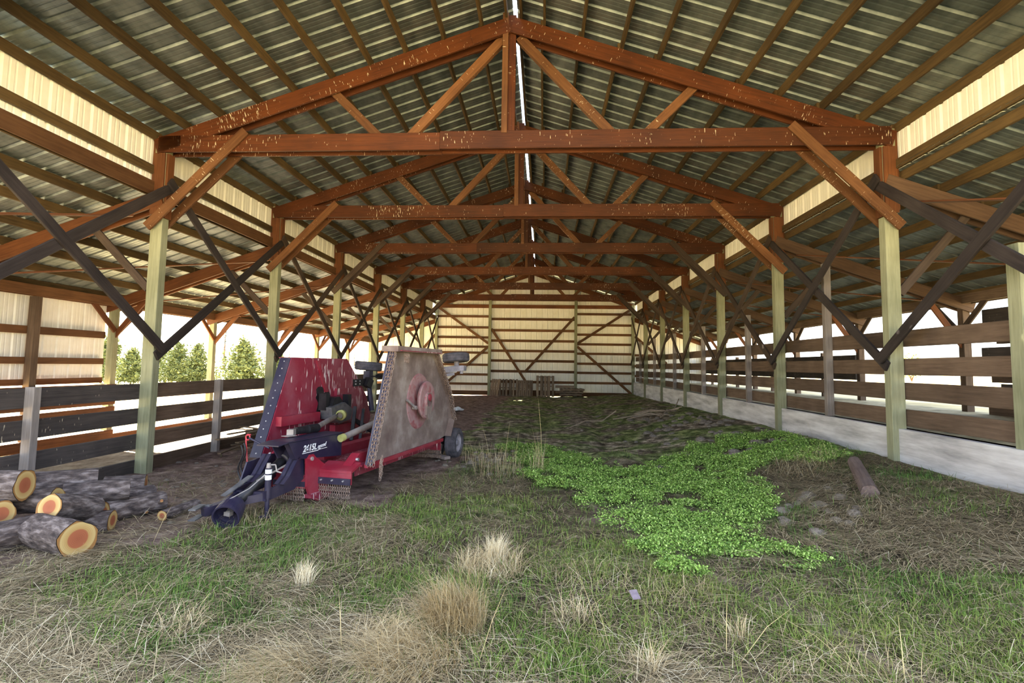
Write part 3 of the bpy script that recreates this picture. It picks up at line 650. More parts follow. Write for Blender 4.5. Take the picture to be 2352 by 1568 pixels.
    part(MB().tube((.19, -1.03, .52), (.19, -1.03, .57), .026, .02, 10).path([(.19, -1.03, .55), (.25, -1.0, .55), (.27, -1.0, .48), (.33, -1.0, .47)], .008), 'jack_crank', M['steel'], j)
    # PTO shaft
    a, b = Vector((0, -.42, .58)), Vector((.0, -1.33, .15)); ax = (b-a).normalized()
    sh = part(MB().lathe([(0, .03), (.12, .035), (.15, .055), (.42, .055), (.43, .048), (.94, .048), (.94, 0)], a, ax, 18), 'drive_shaft', M['dark'], smooth=True)
    ax2 = Vector((.30, -.86, -.34)).normalized()
    part(MB().lathe([(-.04, .045), (-.02, .10), (.0, .115), (.06, .118), (.065, .126), (.09, .126), (.095, .130), (.15, .134), (.20, .134), (.20, .118), (.12, .112), (.02, .06)], a+ax*.96, ax2, 24), 'shaft_bell', M['navy'], sh, smooth=False)
    part(MB().lathe([(0, .03), (.14, .035), (.14, .0)], a+ax*.96, ax2, 12).box(tuple(a+ax*.96+ax2*.13), (.07, .05, .04)), 'yoke', M['steel'], sh)
    part(MB().lathe([(-.10, .115), (.02, .115), (.03, .108), (.09, .10), (.15, .07), (.17, .07), (.17, .045)], a, ax, 22), 'shaft_bell', M['navy'], sh)
    part(MB().lathe([(.15, .078), (.175, .078)], a, ax, 18), 'clamp_ring', M['steel'], sh)
    part(MB().bar((.16, -.55, .52), (.02, -1.0, .36), .01, .018).path([(.19, -.98, .50), (.10, -1.2, .33), (.0, -1.42, .24)], .006), 'support_rod', M['steel'])
    # black shield with the model name
    g = MB().prism([(-.80, .75), (.27, .735), (.27, .45), (-.66, .55)], (.235, 0, 0), V, Z, U, .015).prism([(-.80, .75), (.27, .735), (.27, .45), (-.66, .55)], (.0, 0, 0), V, Z, U, .015)
    g.prism([(-.98, .735), (-.80, .755), (.30, .74), (.30, .75), (-.80, .767), (-.98, .747)], (-.02, 0, 0), V, Z, U, .28).box((.11, .26, .6), (.27, .015, .28))
    g.prism([(-.80, .75), (-.66, .55), (-.64, .56), (-.78, .76)], (.18, 0, 0), V, Z, U, .06)
    cov = part(g, 'gearbox_shield', M['navy'], label='navy shield lettered 2615L Legend in white')
    def text(body, size, shear, v0, z0, off, slope):
        cu = bpy.data.curves.new('lettering', 'FONT'); cu.body = body; cu.size = size; cu.shear = shear; cu.offset = off; cu.extrude = .0015
        tmp = bpy.data.objects.new('lettering_curve', cu); me = bpy.data.meshes.new_from_object(tmp); bpy.data.objects.remove(tmp)
        me.materials.clear(); me.materials.append(M['decal'])
        o = bpy.data.objects.new('lettering', me)
        R = Matrix(((0, 0, 1, .2525), (1, 0, 0, v0), (0, 1, 0, z0), (0, 0, 0, 1)))
        put(o, W @ R @ Matrix.Rotation(slope, 4, 'Z'), cov)
    text('2615L', .105, .25, -.54, .612, .0020, .0); text('egend', .072, .5, -.262, .613, .0, .08)
    part(MB().prism([(-.55, .592), (-.24, .590), (-.24, .598), (-.55, .600)], (.2505, 0, 0), V, Z, U, .002).prism([(-.24, .596), (-.06, .600), (-.06, .606), (-.24, .602)], (.2505, 0, 0), V, Z, U, .002), 'underline', M['decal'], cov)
    dv = part(MB().lathe([(0, 0), (0, .045), (.20, .05), (.22, .058), (.42, .058), (.42, 0)], (-.05, -.28, .815), (.02, .98, -.02), 16), 'divider_shaft', M['dark'])
    part(MB().box((-.05, -.36, .81), (.08, .09, .07), Matrix.Rotation(.3, 3, 'Z')).prism([(-.06, -.10), (.05, -.12), (.08, .0), (-.02, .04)], (-.02, -.40, .775), U, V, Z, .006), 'torn_sticker', M['steel'], dv)
    part(MB().tube((-.10, .16, .79), (-.50, 1.28, .84), .036, .036, 14), 'wing_drive_shaft', M['steel'])
    part(MB().tube((.30, .22, .69), (.42, 1.3, .88), .042, .045, 16), 'wing_drive_shaft', M['steel'])
    part(MB().tube((.295, .16, .683), (.302, .23, .693), .048, .048, 16), 'collar', M['greenring'])
    # lift struts in the middle
    part(MB().bar((-.35, 1.5, .45), (-.45, 1.75, .95), .05, .06).bar((-.2, 1.5, .45), (-.3, 1.75, .92), .04, .04), 'lift_strut', M['dark'])
    part(MB().tube((-.1, 1.9, .5), (-.62, 2.0, .72), .04, .04, 12).tube((-.1, 1.9, .5), (.62, 2.0, .72), .04, .04, 12), 'lift_cylinder', M['dark'])
    part(MB().box((0, 1.9, .52), (.3, .24, .2)), 'cylinder_bracket', M['redclean'])
    # wings --------------------------------------------------------------------
    for s in (-1, 1):
        h = 1.0 if s > 0 else .92
        wp = [(v, .40+(z-.40)*h) for v, z in wing]
        x0 = s*.76
        mat_in = M['red'] if s < 0 else M['under']
        w = part(MB().prism(wp, (x0-.01, 0, 0), V, Z, U, .02), 'wing_deck', mat_in, label='muddy brown underside of the raised wing' if s > 0 else 'crimson top face of the raised wing')
        # skirts stand off the lower face of the deck
        def skirt(a, b, wd, mat, nm='skirt', off=.0):
            va, vb = wp[a], wp[b]
            mb = MB(); p = [Vector((x0, va[0], va[1])), Vector((x0, vb[0], vb[1])), Vector((x0+s*wd, vb[0], vb[1])), Vector((x0+s*wd, va[0], va[1]))]
            n = Vector((0, -(vb[1]-va[1]), vb[0]-va[0])).normalized()*.012
            mb.add(p+[q+n for q in p], [(0, 1, 2, 3), (7, 6, 5, 4), (0, 4, 5, 1), (1, 5, 6, 2), (2, 6, 7, 3), (3, 7, 4, 0)])
            return part(mb, nm, mat, w)
        fs = skirt(0, 1, .17 if s < 0 else .10, M['navy'])
        skirt(1, 2, .20, M['red'], 'end_skirt'); part(MB().box((x0+s*.05, 1.23, wp[1][1]+.03), (.24, 1.56, .075)), 'end_beam', M['under'] if s > 0 else M['red'], w) if s > 0 else None; skirt(2, 3, .13, M['under']); skirt(3, 4, .13, M['under']); skirt(4, 5, .12, M['under'])
        skirt(5, 6, .12, M['under'])
        part(MB().bar((x0+s*.01, 0, .39), (x0+s*.01, 2.5, .39), .05, .05), 'hinge_bar', M['redclean'], w)
        va, vb = Vector((0, wp[0][0], wp[0][1])), Vector((0, wp[1][0], wp[1][1]))
        if s < 0:
            for i in range(13):
                p = va.lerp(vb, (i+.5)/13); p.x = x0-.085
                part(MB().tube(p, p+Vector((0, -.016, .006)), .010, .009, 7), 'bolt', M['bolt'], w)
            e = MB().prism([(1.07, 1.69), (1.14, 1.69), (1.40, 1.20), (1.33, 1.20)], (x0+.01, 0, 0), V, Z, U, .022)
            part(e, 'seam_rib', M['redclean'], w)
            part(MB().prism([(.24, .0), (1.12, .0), (1.12, .13), (.24, .13)], (x0+.01, 0, .785), V, Z, U, .09), 'stiffener', M['redclean'], w)
            part(MB().prism([(1.60, .60), (2.50, .60), (2.38, 1.23), (1.60, 1.25)], (x0+.01, 0, 0), V, Z, U, .05), 'deck_box', M['red'], w)
            part(MB().prism([(1.45, .42), (2.2, .42), (2.1, .68), (1.45, .68)], (x0+.05, 0, 0), V, Z, U, .10), 'stiffener', M['redclean'], w)
            # greasy gearbox
            gp = []
            for i in range(26):
                an = 2*math.pi*i/26; r = (.20+.05*math.sin(3*an+1)+random.uniform(-.035, .035))
                gp.append((1.28+r*.85*math.cos(an), 1.07+r*1.05*math.sin(an)))
            part(MB().prism(gp, (x0+.011, 0, 0), V, Z, U, .003), 'grease_patch', M['dark'], w)
            gb = part(MB().prism([(1.16, .98), (1.52, 1.04), (1.76, .92), (1.72, .76), (1.42, .72), (1.2, .80)], (-.70, 0, 0), V, Z, U, .20), 'wing_gearbox', M['gear'], w)
            part(MB().prism([(1.25, .99), (1.55, 1.05), (1.45, 1.13), (1.32, 1.12)], (-.70, 0, 0), V, Z, U, .15), 'gearbox_guard', M['dark'], w)
            for gy, gzz in ((1.82, 1.02), (1.2, 1.06)): part(MB().box((-.66, gy, gzz), (.13, .09, .25)), 'gearbox_ear', M['dark'], w)
            part(MB().lathe([(0, .02), (0, .075), (.07, .08), (.10, .055), (.14, .05)], (-.44, 1.36, .86), (.25, -.95, -.03), 16), 'collar', M['greenring'], w)
            part(MB().tube((-.44, 1.33, .86), (-.5, 1.45, .88), .05, .05, 12), 'yoke', M['steel'], w)
        else:
            # skirts carry a chain curtain that now hangs along the leaning edge
            c = MB()
            for row in range(3):
                L = (vb-va).length; n = int(L/.044)
                for i in range(n):
                    p = va.lerp(vb, (i+.5)/n)
                    d = (va-vb).normalized(); sd = Vector((1, 0, 0)); R = Matrix((d, sd, d.cross(sd))).transposed()
                    if (i+row) % 2: R = R @ Matrix.Rotation(math.pi/2, 3, 'X')
                    link(c, (x0+.045+row*.034, p.y-.022+row*.004, p.z-.008), R, .060, .030, .0055)
            for i in range(5): strand(c, (x0+.17, .66+i*.03, 1.80), .13, side=V)
            for i in range(4): strand(c, (x0+.185, .03+i*.015, .46+.02*i), .24, side=V)
            part(c, 'chain_curtain', M['chain'], w, kind='stuff')
            c = MB()
            for a_, b_ in ((2, 3), (3, 4), (4, 5)):
                A, B = Vector((0, *wp[a_])), Vector((0, *wp[b_])); n = int((B-A).length/.044)
                for row in range(4):
                    for i in range(n):
                        p = A.lerp(B, (i+.5)/n); d = (B-A).normalized(); sd = Vector((1, 0, 0)); R = Matrix((d, sd, d.cross(sd))).transposed()
                        if (i+row) % 2: R = R @ Matrix.Rotation(math.pi/2, 3, 'X')
                        link(c, (x0+.07+row*.026, p.y-.010*row, p.z-.006*row), R, .060, .030, .0055)
            part(c, 'chain_curtain', M['chain'], w, kind='stuff')
            # blade pan
            bp = part(MB().lathe([(0, .42), (.012, .40), (.02, .30), (.03, .10)], (x0+.01, 1.5, 1.10), U, 30), 'scoured_ring', M['underred'], w)
            pan = part(MB().lathe([(.02, .10), (.05, .12), (.10, .27), (.13, .285), (.15, .27), (.15, .12), (.18, .10), (.18, .0)], (x0+.01, 1.5, 1.12), U, 28), 'blade_pan', M['underred'], w, label='round worn red blade pan')
            part(MB().prism([(1.44, 1.22), (1.58, 1.22), (1.62, .98), (1.60, .86), (1.50, .82), (1.42, .90)], (x0+.16, 0, 0), V, Z, U, .03), 'blade_bar', M['under'], pan)
            part(MB().tube((x0+.18, 1.5, 1.16), (x0+.205, 1.5, 1.16), .055, .05, 14), 'spindle_cap', M['redclean'], pan)
            part(MB().bar((x0+.05, 1.02, 1.14), (x0+.09, 1.22, 1.02), .02, .03).tube((x0+.05, 1.22, 1.02), (x0+.11, 1.22, 1.02), .03, .03, 10), 'blade_bolt', M['steel'], w)
    # wheels -------------------------------------------------------------------
    def wheel(c, axis, r, wd, label=None):
        c = Vector(c); axis = Vector(axis).normalized(); h = wd/2
        w = part(MB().lathe([(-h*.75, r*.60), (-h, r*.68), (-h, r*.86), (-h*.8, r*.97), (-h*.35, r), (-h*.32, r*.975), (-h*.2, r*.975), (-h*.17, r), (h*.17, r), (h*.2, r*.975), (h*.32, r*.975), (h*.35, r), (h*.8, r*.97), (h, r*.86), (h, r*.68), (h*.75, r*.60)], c, axis, 32), 'tyre', M['rubber'], smooth=False, label=label)
        part(MB().lathe([(-h*.75, r*.61), (-h*.5, r*.55), (-h*.2, r*.5), (-h*.2, 0)], c, axis, 24).lathe([(h*.75, r*.61), (h*.5, r*.55), (h*.25, r*.48), (h*.3, r*.2), (h*.8, r*.18), (h*.8, 0)], c, axis, 24), 'wheel_hub', M['hub'], w)
        return w
    wheel((-.82, 2.78, 1.61), (.06, .03, 1), .25, .16, 'folded left wing tyre lying flat in the air')
    part(MB().tube((-.72, 2.6, 1.40), (-.62, 2.6, .82), .045, .045, 14).box((-.73, 2.62, 1.44), (.12, .13, .17)), 'wheel_arm', M['navy'])
    part(MB().tube((-.76, 2.66, 1.45), (-.78, 2.72, 1.58), .05, .05, 12).bar((-.75, 2.15, 1.32), (-.72, 2.62, 1.33), .03, .12).bar((-.70, 2.5, 1.34), (-.68, 2.62, 1.28), .10, .16), 'wheel_bracket', M['dark'])
    sp = MB(); pts = [(-.58+.13*(i/40), 2.62+.03*math.sin(i*1.1), 1.43+.03*math.cos(i*1.1)) for i in range(41)]; sp.path(pts, .006, 5); sp.tube((-.68, 2.62, 1.43), (-.42, 2.62, 1.43), .01, .01, 8)
    part(sp, 'spring', M['dark'])
    for i in range(4): part(MB().tube((-.735, 2.2+.13*(i % 2), 1.30+.05*(i//2)), (-.715, 2.2+.13*(i % 2), 1.30+.05*(i//2)), .012, .012, 8), 'bolt', M['bolt'])
    wheel((.80, 3.0, 1.785), (-.10, .05, 1), .245, .16, 'folded right wing tyre tilted in the air')
    part(MB().tube((.82, 3.0, 1.62), (.81, 3.0, 1.74), .045, .045, 12).bar((.55, 2.45, 1.54), (.90, 3.02, 1.60), .10, .10).box((.90, 3.0, 1.60), (.16, .14, .09)).tube((.92, 2.98, 1.56), (.92, 2.98, 1.50), .03, .03, 10).bar((.60, 2.5, 1.44), (.82, 2.85, 1.50), .05, .05), 'wheel_arm', M['hub'])
    for u in (.44, .78, -.44, -.78): wheel((u, 3.06, .265), (1, 0, 0), .265, .20)
    part(MB().tube((-.85, 3.06, .265), (.85, 3.06, .265), .035, .035, 12).bar((.61, 3.06, .27), (.45, 2.4, .44), .08, .10).bar((-.61, 3.06, .27), (-.45, 2.4, .44), .08, .10), 'rear_axle', M['dark'])
    c = MB()
    for i in range(26): strand(c, (.10+i*.024, 2.62, .30), .26)
    part(c, 'chain_curtain', M['chain'], kind='stuff')
    # hose holder at the front left
    pts = [(-.72, -.28, .06), (-.70, -.30, .30), (-.75, -.30, .70)]+[(-.72+.03*math.cos(a), -.30, .71+.035*math.sin(a)) for a in np.linspace(math.pi, -1.2*math.pi, 14)]+[(-.68, -.30, .745)]
    part(MB().path(pts, .009, 6), 'hose_hook', M['rod'])
    part(MB().tube((-.70, -.3, .70), (-.40, -.3, .59), .014, .012, 8), 'hose_arm', M['navy'])
    hp = [(-.74+.03*math.sin(i*.5), -.34, .64-.03*i) for i in range(18)]; part(MB().path(hp, .012, 6).path([(x-.04, y, z-.03) for x, y, z in hp], .011, 6), 'hydraulic_hose', M['dark'])
    part(MB().prism([(-.75, .50), (-.55, .52), (-.50, .30), (-.72, .16), (-.9, .16)], (-.345, 0, 0), V, Z, U, .02), 'side_plate', M['navy'])
mower()

# ------------------------------------------------------------------ logs
def log(p0, p1, r, label, knots=(), bark=None, r1=None, name='log', cut=None):
    p0, p1 = Vector(p0), Vector(p1); r1 = r1 or r*.96; d = p1-p0; L = d.length; R = frame(d).to_4x4(); R.translation = (p0+p1)/2
    t = bpy.data.objects.new(name, None); t.empty_display_size = .1; put(t, R); tag(t, label, 'log', 'sawn log rounds' if name == 'log' else None)
    n, m = 22, 8; vs = []; ph = random.uniform(0, 6)
    rad = [1+.05*math.sin(2*2*math.pi*i/n+ph)+.04*math.sin(5*2*math.pi*i/n+ph*2)+random.uniform(-.02, .02) for i in range(n)]
    for j in range(m+1):
        f = j/m; rr = r*(1-f)+r1*f
        vs += [(-L/2+L*f, rr*(rad[i]+random.uniform(-.018, .018))*math.cos(2*math.pi*i/n), rr*(rad[i]+random.uniform(-.018, .018))*math.sin(2*math.pi*i/n)) for i in range(n)]
    mb = MB(); mb.add(vs, [(j*n+i, j*n+(i+1) % n, (j+1)*n+(i+1) % n, (j+1)*n+i) for j in range(m) for i in range(n)])
    mb.build('bark', bark or M['bark'], t, R, True)
    for e in (0, 1):
        ring = [vs[(m if e else 0)*n+i] for i in range(n)]
        c = MB(); x = (L/2+.002) if e else (-L/2-.002)
        ring = [(x, a*.975, b*.975) for _, a, b in ring]
        c.add(ring, [tuple(range(n))]); c.build('cut_face', cut or M['cut'], t, R)
    for (f, an) in knots:
        b = Vector((-L/2+L*f, r*math.cos(an), r*math.sin(an))); o = b.normalized()*0+Vector((0, math.cos(an), math.sin(an)))
        MB().tube(b-o*.02, b+o*.025, r*.22, r*.18, 10).build('knot', M['bark'], t, R)
        MB().tube(b+o*.024, b+o*.028, r*.16, r*.16, 10).build('knot_cut', M['cut'], t, R)
LOGS = [((-3.30, 4.27, .15), (-3.85, 4.47, .15), .150, 'front log with broad pale cut end beside the grass', ()),
        ((-3.92, 4.66, .13), (-4.2, 4.05, .13), .130, 'log lying on the ground at the lower left edge of the pile', ()),
        ((-3.62, 5.00, .10), (-4.05, 4.86, .10), .100, 'thin log with a knot right of the front log', ((.30, 3.6),)),
        ((-3.80, 4.50, .34), (-3.80, 4.97, .22), .118, 'log with bright yellow cut end resting above the front log', ()),
        ((-4.05, 4.84, .32), (-4.50, 4.76, .30), .115, 'log with brown cut end behind the bright yellow one', ()),
        ((-4.22, 4.48, .28), (-4.72, 4.70, .28), .112, 'log with orange cut end at the left picture edge', ()),
        ((-4.14, 4.60, .50), (-4.70, 4.52, .50), .132, 'topmost log at left with an orange heart', ()),
        ((-4.15, 5.40, .38), (-4.60, 4.98, .40), .125, 'grey barked log behind the topmost log', ()),
        ((-3.80, 5.42, .31), (-4.22, 5.08, .31), .122, 'bark covered log lying crosswise at the middle of the pile', ()),
        ((-3.90, 5.24, .105), (-3.66, 5.74, .105), .105, 'knotty grey log at the right foot of the pile', ((.85, 2.9), (.6, 3.6))),
        ((-4.20, 5.70, .10), (-4.02, 6.05, .10), .095, 'half hidden log behind the knotty log', ()),
        ((-4.50, 5.90, .19), (-4.15, 6.10, .19), .11, 'dark log at the back of the pile by the green post', ()),
        ((-4.20, 5.08, .12), (-4.62, 5.36, .12), .12, 'buried log in the bottom layer of the pile', ()),
        ((-3.39, 5.37, .055), (-3.36, 5.87, .055), .055, 'thin short log lying apart on the right', ())]
for p0, p1, r, lb, kn in LOGS:
    dz = float(gz(p0[0], p0[1]))*.6
    log((p0[0], p0[1], p0[2]+dz), (p1[0], p1[1], p1[2]+dz), r, lb, kn)
M['oldwood'] = wood('barkless_grey_log', (112, 92, 84), (164, 142, 134), .9, var=.1, k=.55)
log((4.12, 6.08, float(gz(4.12, 6.08))+.05), (4.72, 7.42, float(gz(4.72, 7.42))+.07), .085, 'bare greyish log half sunk in straw near the concrete wall', (), M['oldwood'], .075, 'fallen_log', M['oldwood'])

# ------------------------------------------------------------------ stones
def stone_mesh(seed):
    rr = random.Random(seed); import bmesh
    bm = bmesh.new(); bmesh.ops.create_icosphere(bm, subdivisions=2, radius=1)
    a = [Vector((rr.uniform(-1, 1), rr.uniform(-1, 1), rr.uniform(-1, 1))).normalized() for _ in range(7)]; h = [rr.uniform(.62, .9) for _ in a]
    for v in bm.verts:
        for n, k in zip(a, h):
            e = v.co.dot(n)-k
            if e > 0: v.co -= n*e*.85
        v.co.z *= .65
    me = bpy.data.meshes.new('stone'); bm.to_mesh(me); bm.free(); me.materials.append(M['stone'])
    return me
SM = [stone_mesh(i) for i in range(6)]
def stones(n, cx, cy, sx, sy, r0, r1, label, group):
    for i in range(n):
        x, y = random.gauss(cx, sx), random.gauss(cy, sy)
        if x > 5.35 or y > 28: continue
        r = random.uniform(r0, r1)*random.uniform(.6, 1)
        o = bpy.data.objects.new('stone', random.choice(SM))
        put(o, Matrix.Translation((x, y, float(gz(x, y))-r*.02)) @ Matrix.Rotation(random.uniform(0, 6.28), 4, 'Z') @ Matrix.Diagonal((r*random.uniform(.8, 1.3), r, r*random.uniform(.8, 1.1), 1)))
        tag(o, label, 'stone', group)
stones(95, 4.2, 13.2, .75, 1.9, .03, .13, 'small grey stone in the rubble strip below the concrete wall', 'stones in the rubble strip')
stones(30, 3.4, 15.5, 1.2, 2.5, .04, .12, 'small pale stone scattered on the dark soil further back', 'stones on the dark soil')
stones(22, 3.5, 6.15, .35, .35, .04, .12, 'rounded grey stone among straw left of the fallen log', 'stones by the fallen log')
stones(16, 4.45, 9.2, .5, .5, .06, .18, 'stone half buried in weeds near the wall', 'stones in the weeds')
stones(34, -.6, 9.2, .5, .9, .03, .09, 'brown clod of earth behind the mower wheel', 'clods behind the mower')
stones(60, -3.9, 7.3, .7, 1.0, .02, .07, 'dry brown earth clod on the dirt left of the mower', 'clods left of the mower')

# ------------------------------------------------------------------ small litter
def crumple(cx, cy, r):
    n, m = 12, 8; vs = []
    for j in range(m):
        for i in range(n):
            x, y = (i/(n-1)-.5)*2*r, (j/(m-1)-.5)*r
            vs.append((cx+x, cy+y, float(gz(cx+x, cy+y))+.03+random.uniform(0, .16)*math.cos(x/r*1.4)*math.cos(y/r*2.5)))
    mb = MB(); mb.add(vs, [(j*n+i, j*n+i+1, (j+1)*n+i+1, (j+1)*n+i) for j in range(m-1) for i in range(n-1)])
    return mb
solid('plastic_sheet', crumple(-2.75, 19.3, .42), M['plastic'], 'crumpled white plastic sheet on the ground behind the mower', 'plastic sheet')
zc = float(gz(1.18, 3.83))
solid('cardboard_scrap', MB().box((0, 0, 0), (.055, .085, .004), Matrix.Rotation(.35, 3, 'X') @ Matrix.Rotation(.2, 3, 'Z')), M['card'], 'small grey cardboard scrap lying in the front grass', 'scrap', loc=(1.19, 3.80, zc+.07))
solid('timber_offcut', MB().box((0, 0, 0), (.55, .12, .05), Matrix.Rotation(-.75, 3, 'Z')), M['under'], 'short brown timber offcut by the mower wheel', 'plank', loc=(-1.28, 9.28, .06))
for i, (x, y, a, l) in enumerate(((3.7, 15.6, .3, 1.5), (3.9, 15.9, -.5, 1.3), (4.2, 15.5, .9, 1.2), (3.4, 15.8, .1, 1.6), (4.0, 16.2, -.2, 1.4), (1.9, 14.5, .15, 1.3))):
    zz = float(gz(x, y)); dx, dy = math.cos(a)*l/2, math.sin(a)*l/2
    b = MB().path([(-dx, -dy, .03), (-dx*.3, -dy*.3+.05, .12+.05*(i % 3)), (dx*.4, dy*.4, .16+.06*(i % 2)), (dx, dy, .10+.2*(i % 3))], .016, 6)
    solid('dead_branch', b, M['stick'], 'bare pale branch in the small brush heap on dark soil' if i < 5 else 'single pale branch lying on dark moss', 'branch', 'branches of the brush heap' if i < 5 else None, loc=(x, y, zz))
# pile of laths behind the mower, left
for i in range(26):
    x, y = -5.0+random.uniform(-.35, .5), 10.0+random.uniform(-.7, .9); a = 1.45+random.uniform(-.35, .35)+(.9 if i % 5 == 0 else 0); l = random.uniform(.9, 1.7)
    zz = float(gz(x, y))+.03+.018*i*.8
    p = Vector((math.cos(a), math.sin(a), random.uniform(-.03, .03)))*l/2
    board('lath', Vector((x, y, zz))-p, Vector((x, y, zz))+p, random.uniform(.05, .09), .022, M['lath'], label='thin weathered lath in the heap against the left fence', cat='lath', group='laths heaped by the left fence')

# ------------------------------------------------------------------ pallets against the back wall
def pallet(loc, rot, label, w=1.05, h=1.0, nb=7, closed=False):
    t = bpy.data.objects.new('pallet', None); Wm = Matrix.Translation(loc) @ rot; put(t, Wm); tag(t, label, 'pallet', 'wooden pallets at the back wall')
    def slat(p0, p1, a, b):
        p0, p1 = Vector(p0), Vector(p1); d = p1-p0; R = frame(d, (0, 1, 0)).to_4x4(); R.translation = (p0+p1)/2
        o = bpy.data.objects.new('slat' if b < .05 else 'bearer', board_mesh(d.length, a, b, M['pallet'])); put(o, Wm @ R, t)
    for i in range(nb): 
        x = -w/2+.05+(w-.1)*i/(nb-1); slat((x, -.05, 0), (x, -.05, h), .095 if not closed else .13, .02)
    for z in (.06, h/2, h-.06): slat((-w/2, 0, z), (w/2, 0, z), .04, .08)
    for i in range(4):
        x = -w/2+.07+(w-.14)*i/3; slat((x, .05, 0), (x, .05, h), .095, .02)
lean = Matrix.Rotation(-.14, 4, 'X')
pallet((-2.1, 28.9, -.02), Matrix.Rotation(-1.05, 4, 'Z') @ lean, 'leftmost pallet leaning edge-on at the back wall', h=.95)
pallet((-1.35, 29.1, -.02), lean, 'second pallet from the left leaning on the back wall', h=.95, nb=6)
pallet((-.45, 29.25, -.02), lean, 'third pallet with close slats at the back wall', w=.9, h=.9, nb=8)
pallet((.68, 29.1, -.0), lean, 'tallest pale pallet at the foot of the diagonal brace', w=.95, h=1.15, nb=5, closed=True)
for i in range(3):
    pallet((2.05+.08*i, 28.55, .16+.13*i), Matrix.Rotation(.1*i-.05, 4, 'Z') @ Matrix.Rotation(-math.pi/2, 4, 'X'), ('lowest', 'middle', 'top')[i]+' pallet of the flat stack at the back wall', w=1.2, h=.9, nb=6)
for i in range(2): board('loose_plank', (1.25, 29.52, .25+.3*i), (2.3, 29.54, .27+.28*i), .04, .14, M['pallet'], label=('lower', 'upper')[i]+' loose plank lying along the back wall by the pallets', cat='plank', group='loose planks at the back wall')

# ------------------------------------------------------------------ grass, straw and weeds
def strips(name, mat, base, az, e1, e2, ln, wd, col, label, cat, seg2=True):
    n = len(base)
    d = np.stack([np.cos(az), np.sin(az), np.zeros(n)], 1); pr = np.stack([-np.sin(az), np.cos(az), np.zeros(n)], 1)
    up = np.array([0, 0, 1.])
    mid = base+(d*np.cos(e1)[:, None]+up*np.sin(e1)[:, None])*(ln*.5)[:, None]
    tip = mid+(d*np.cos(e2)[:, None]+up*np.sin(e2)[:, None])*(ln*.5)[:, None]
    w = pr*(wd*.5)[:, None]
    v = np.stack([base-w, base+w, mid+w*.85, mid-w*.85, tip], 1).reshape(-1, 3)
    o5 = np.arange(n)*5
    lp = np.stack([o5, o5+1, o5+2, o5+3, o5+3, o5+2, o5+4], 1).ravel().astype(np.int32)
    ls = np.stack([np.arange(n)*7, np.arange(n)*7+4], 1).ravel().astype(np.int32); lt = np.tile([4, 3], n).astype(np.int32)
    me = bpy.data.meshes.new(name); me.vertices.add(n*5); me.vertices.foreach_set('co', v.astype(np.float32).ravel())
    me.loops.add(len(lp)); me.loops.foreach_set('vertex_index', lp); me.polygons.add(2*n); me.polygons.foreach_set('loop_start', ls); me.polygons.foreach_set('loop_total', lt)
    me.update(calc_edges=True)
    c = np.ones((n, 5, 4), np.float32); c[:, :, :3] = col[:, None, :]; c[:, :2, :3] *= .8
    at = me.color_attributes.new('Col', 'FLOAT_COLOR', 'POINT'); at.data.foreach_set('color', c.ravel()); me.materials.append(mat)
    o = bpy.data.objects.new(name, me); put(o, Matrix.Identity(4)); tag(o, label, cat, kind='stuff'); return o
def scatter(n, y0, y1, lx=1.12, rx=1.02):
    y = y0*(y1/y0)**RNG.random(n); x = .54-lx*y-.2+RNG.random(n)*((lx+rx)*y+.4)
    k = (x > -5.3) & (x < 5.42); return x[k], y[k]
def mixcol(cols, t):
    a = np.array([lin(*c)[:3] for c in cols]); i = np.clip(t*(len(cols)-1), 0, len(cols)-1.001); j = i.astype(int); f = (i-j)[:, None]
    return a[j]*(1-f)+a[j+1]*f
# living grass
x, y = scatter(300000, 2.2, 11.5)
dirt, soil, cl, track, sz, n1, n3 = zones(x, y)
p = (1-.97*dirt)*(1-.90*soil)*(1-.45*cl)*(1-.85*track)*(1-.80*sz)*np.clip(.25+1.6*(n1-.30), .15, 1)
k = RNG.random(len(x)) < p; x, y, n1, n3, sz = x[k], y[k], n1[k], n3[k], sz[k]; n = len(x)
hgt = (.035+.075*RNG.random(n)**1.4)*(.75+.9*(n3-.25)); f = fbm(x*.6+40, y*.6)
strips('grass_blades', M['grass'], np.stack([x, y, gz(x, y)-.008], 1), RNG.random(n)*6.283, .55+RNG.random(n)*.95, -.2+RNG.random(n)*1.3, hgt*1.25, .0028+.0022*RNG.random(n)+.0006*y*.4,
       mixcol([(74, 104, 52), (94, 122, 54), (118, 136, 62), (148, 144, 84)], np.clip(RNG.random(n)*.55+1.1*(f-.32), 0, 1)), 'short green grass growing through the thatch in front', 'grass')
# matted straw
x, y = scatter(330000, 2.2, 10.5)
dirt, soil, cl, track, sz, n1, n3 = zones(x, y); u_, v_ = mower_uv(x, y)
p = (.14+.86*sz)*(1-.72*dirt)*(1-.88*soil)*(1-.93*cl)*(1-.6*track)
k = (RNG.random(len(x)) < p) & ~((u_ > -.7) & (u_ < .6) & (v_ > 0)); x, y = x[k], y[k]; n = len(x)
fl = fbm(x*.7+9, y*.7+31)*9
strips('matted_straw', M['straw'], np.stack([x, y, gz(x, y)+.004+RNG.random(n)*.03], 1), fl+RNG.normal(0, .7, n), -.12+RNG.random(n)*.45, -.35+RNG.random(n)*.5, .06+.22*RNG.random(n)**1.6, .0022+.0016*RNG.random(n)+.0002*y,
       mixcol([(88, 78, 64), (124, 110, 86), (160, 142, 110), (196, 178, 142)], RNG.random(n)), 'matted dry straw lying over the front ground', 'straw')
x, y = scatter(46000, 2.2, 8.5)
dirt, soil, cl, track, sz, n1, n3 = zones(x, y); u_, v_ = mower_uv(x, y)
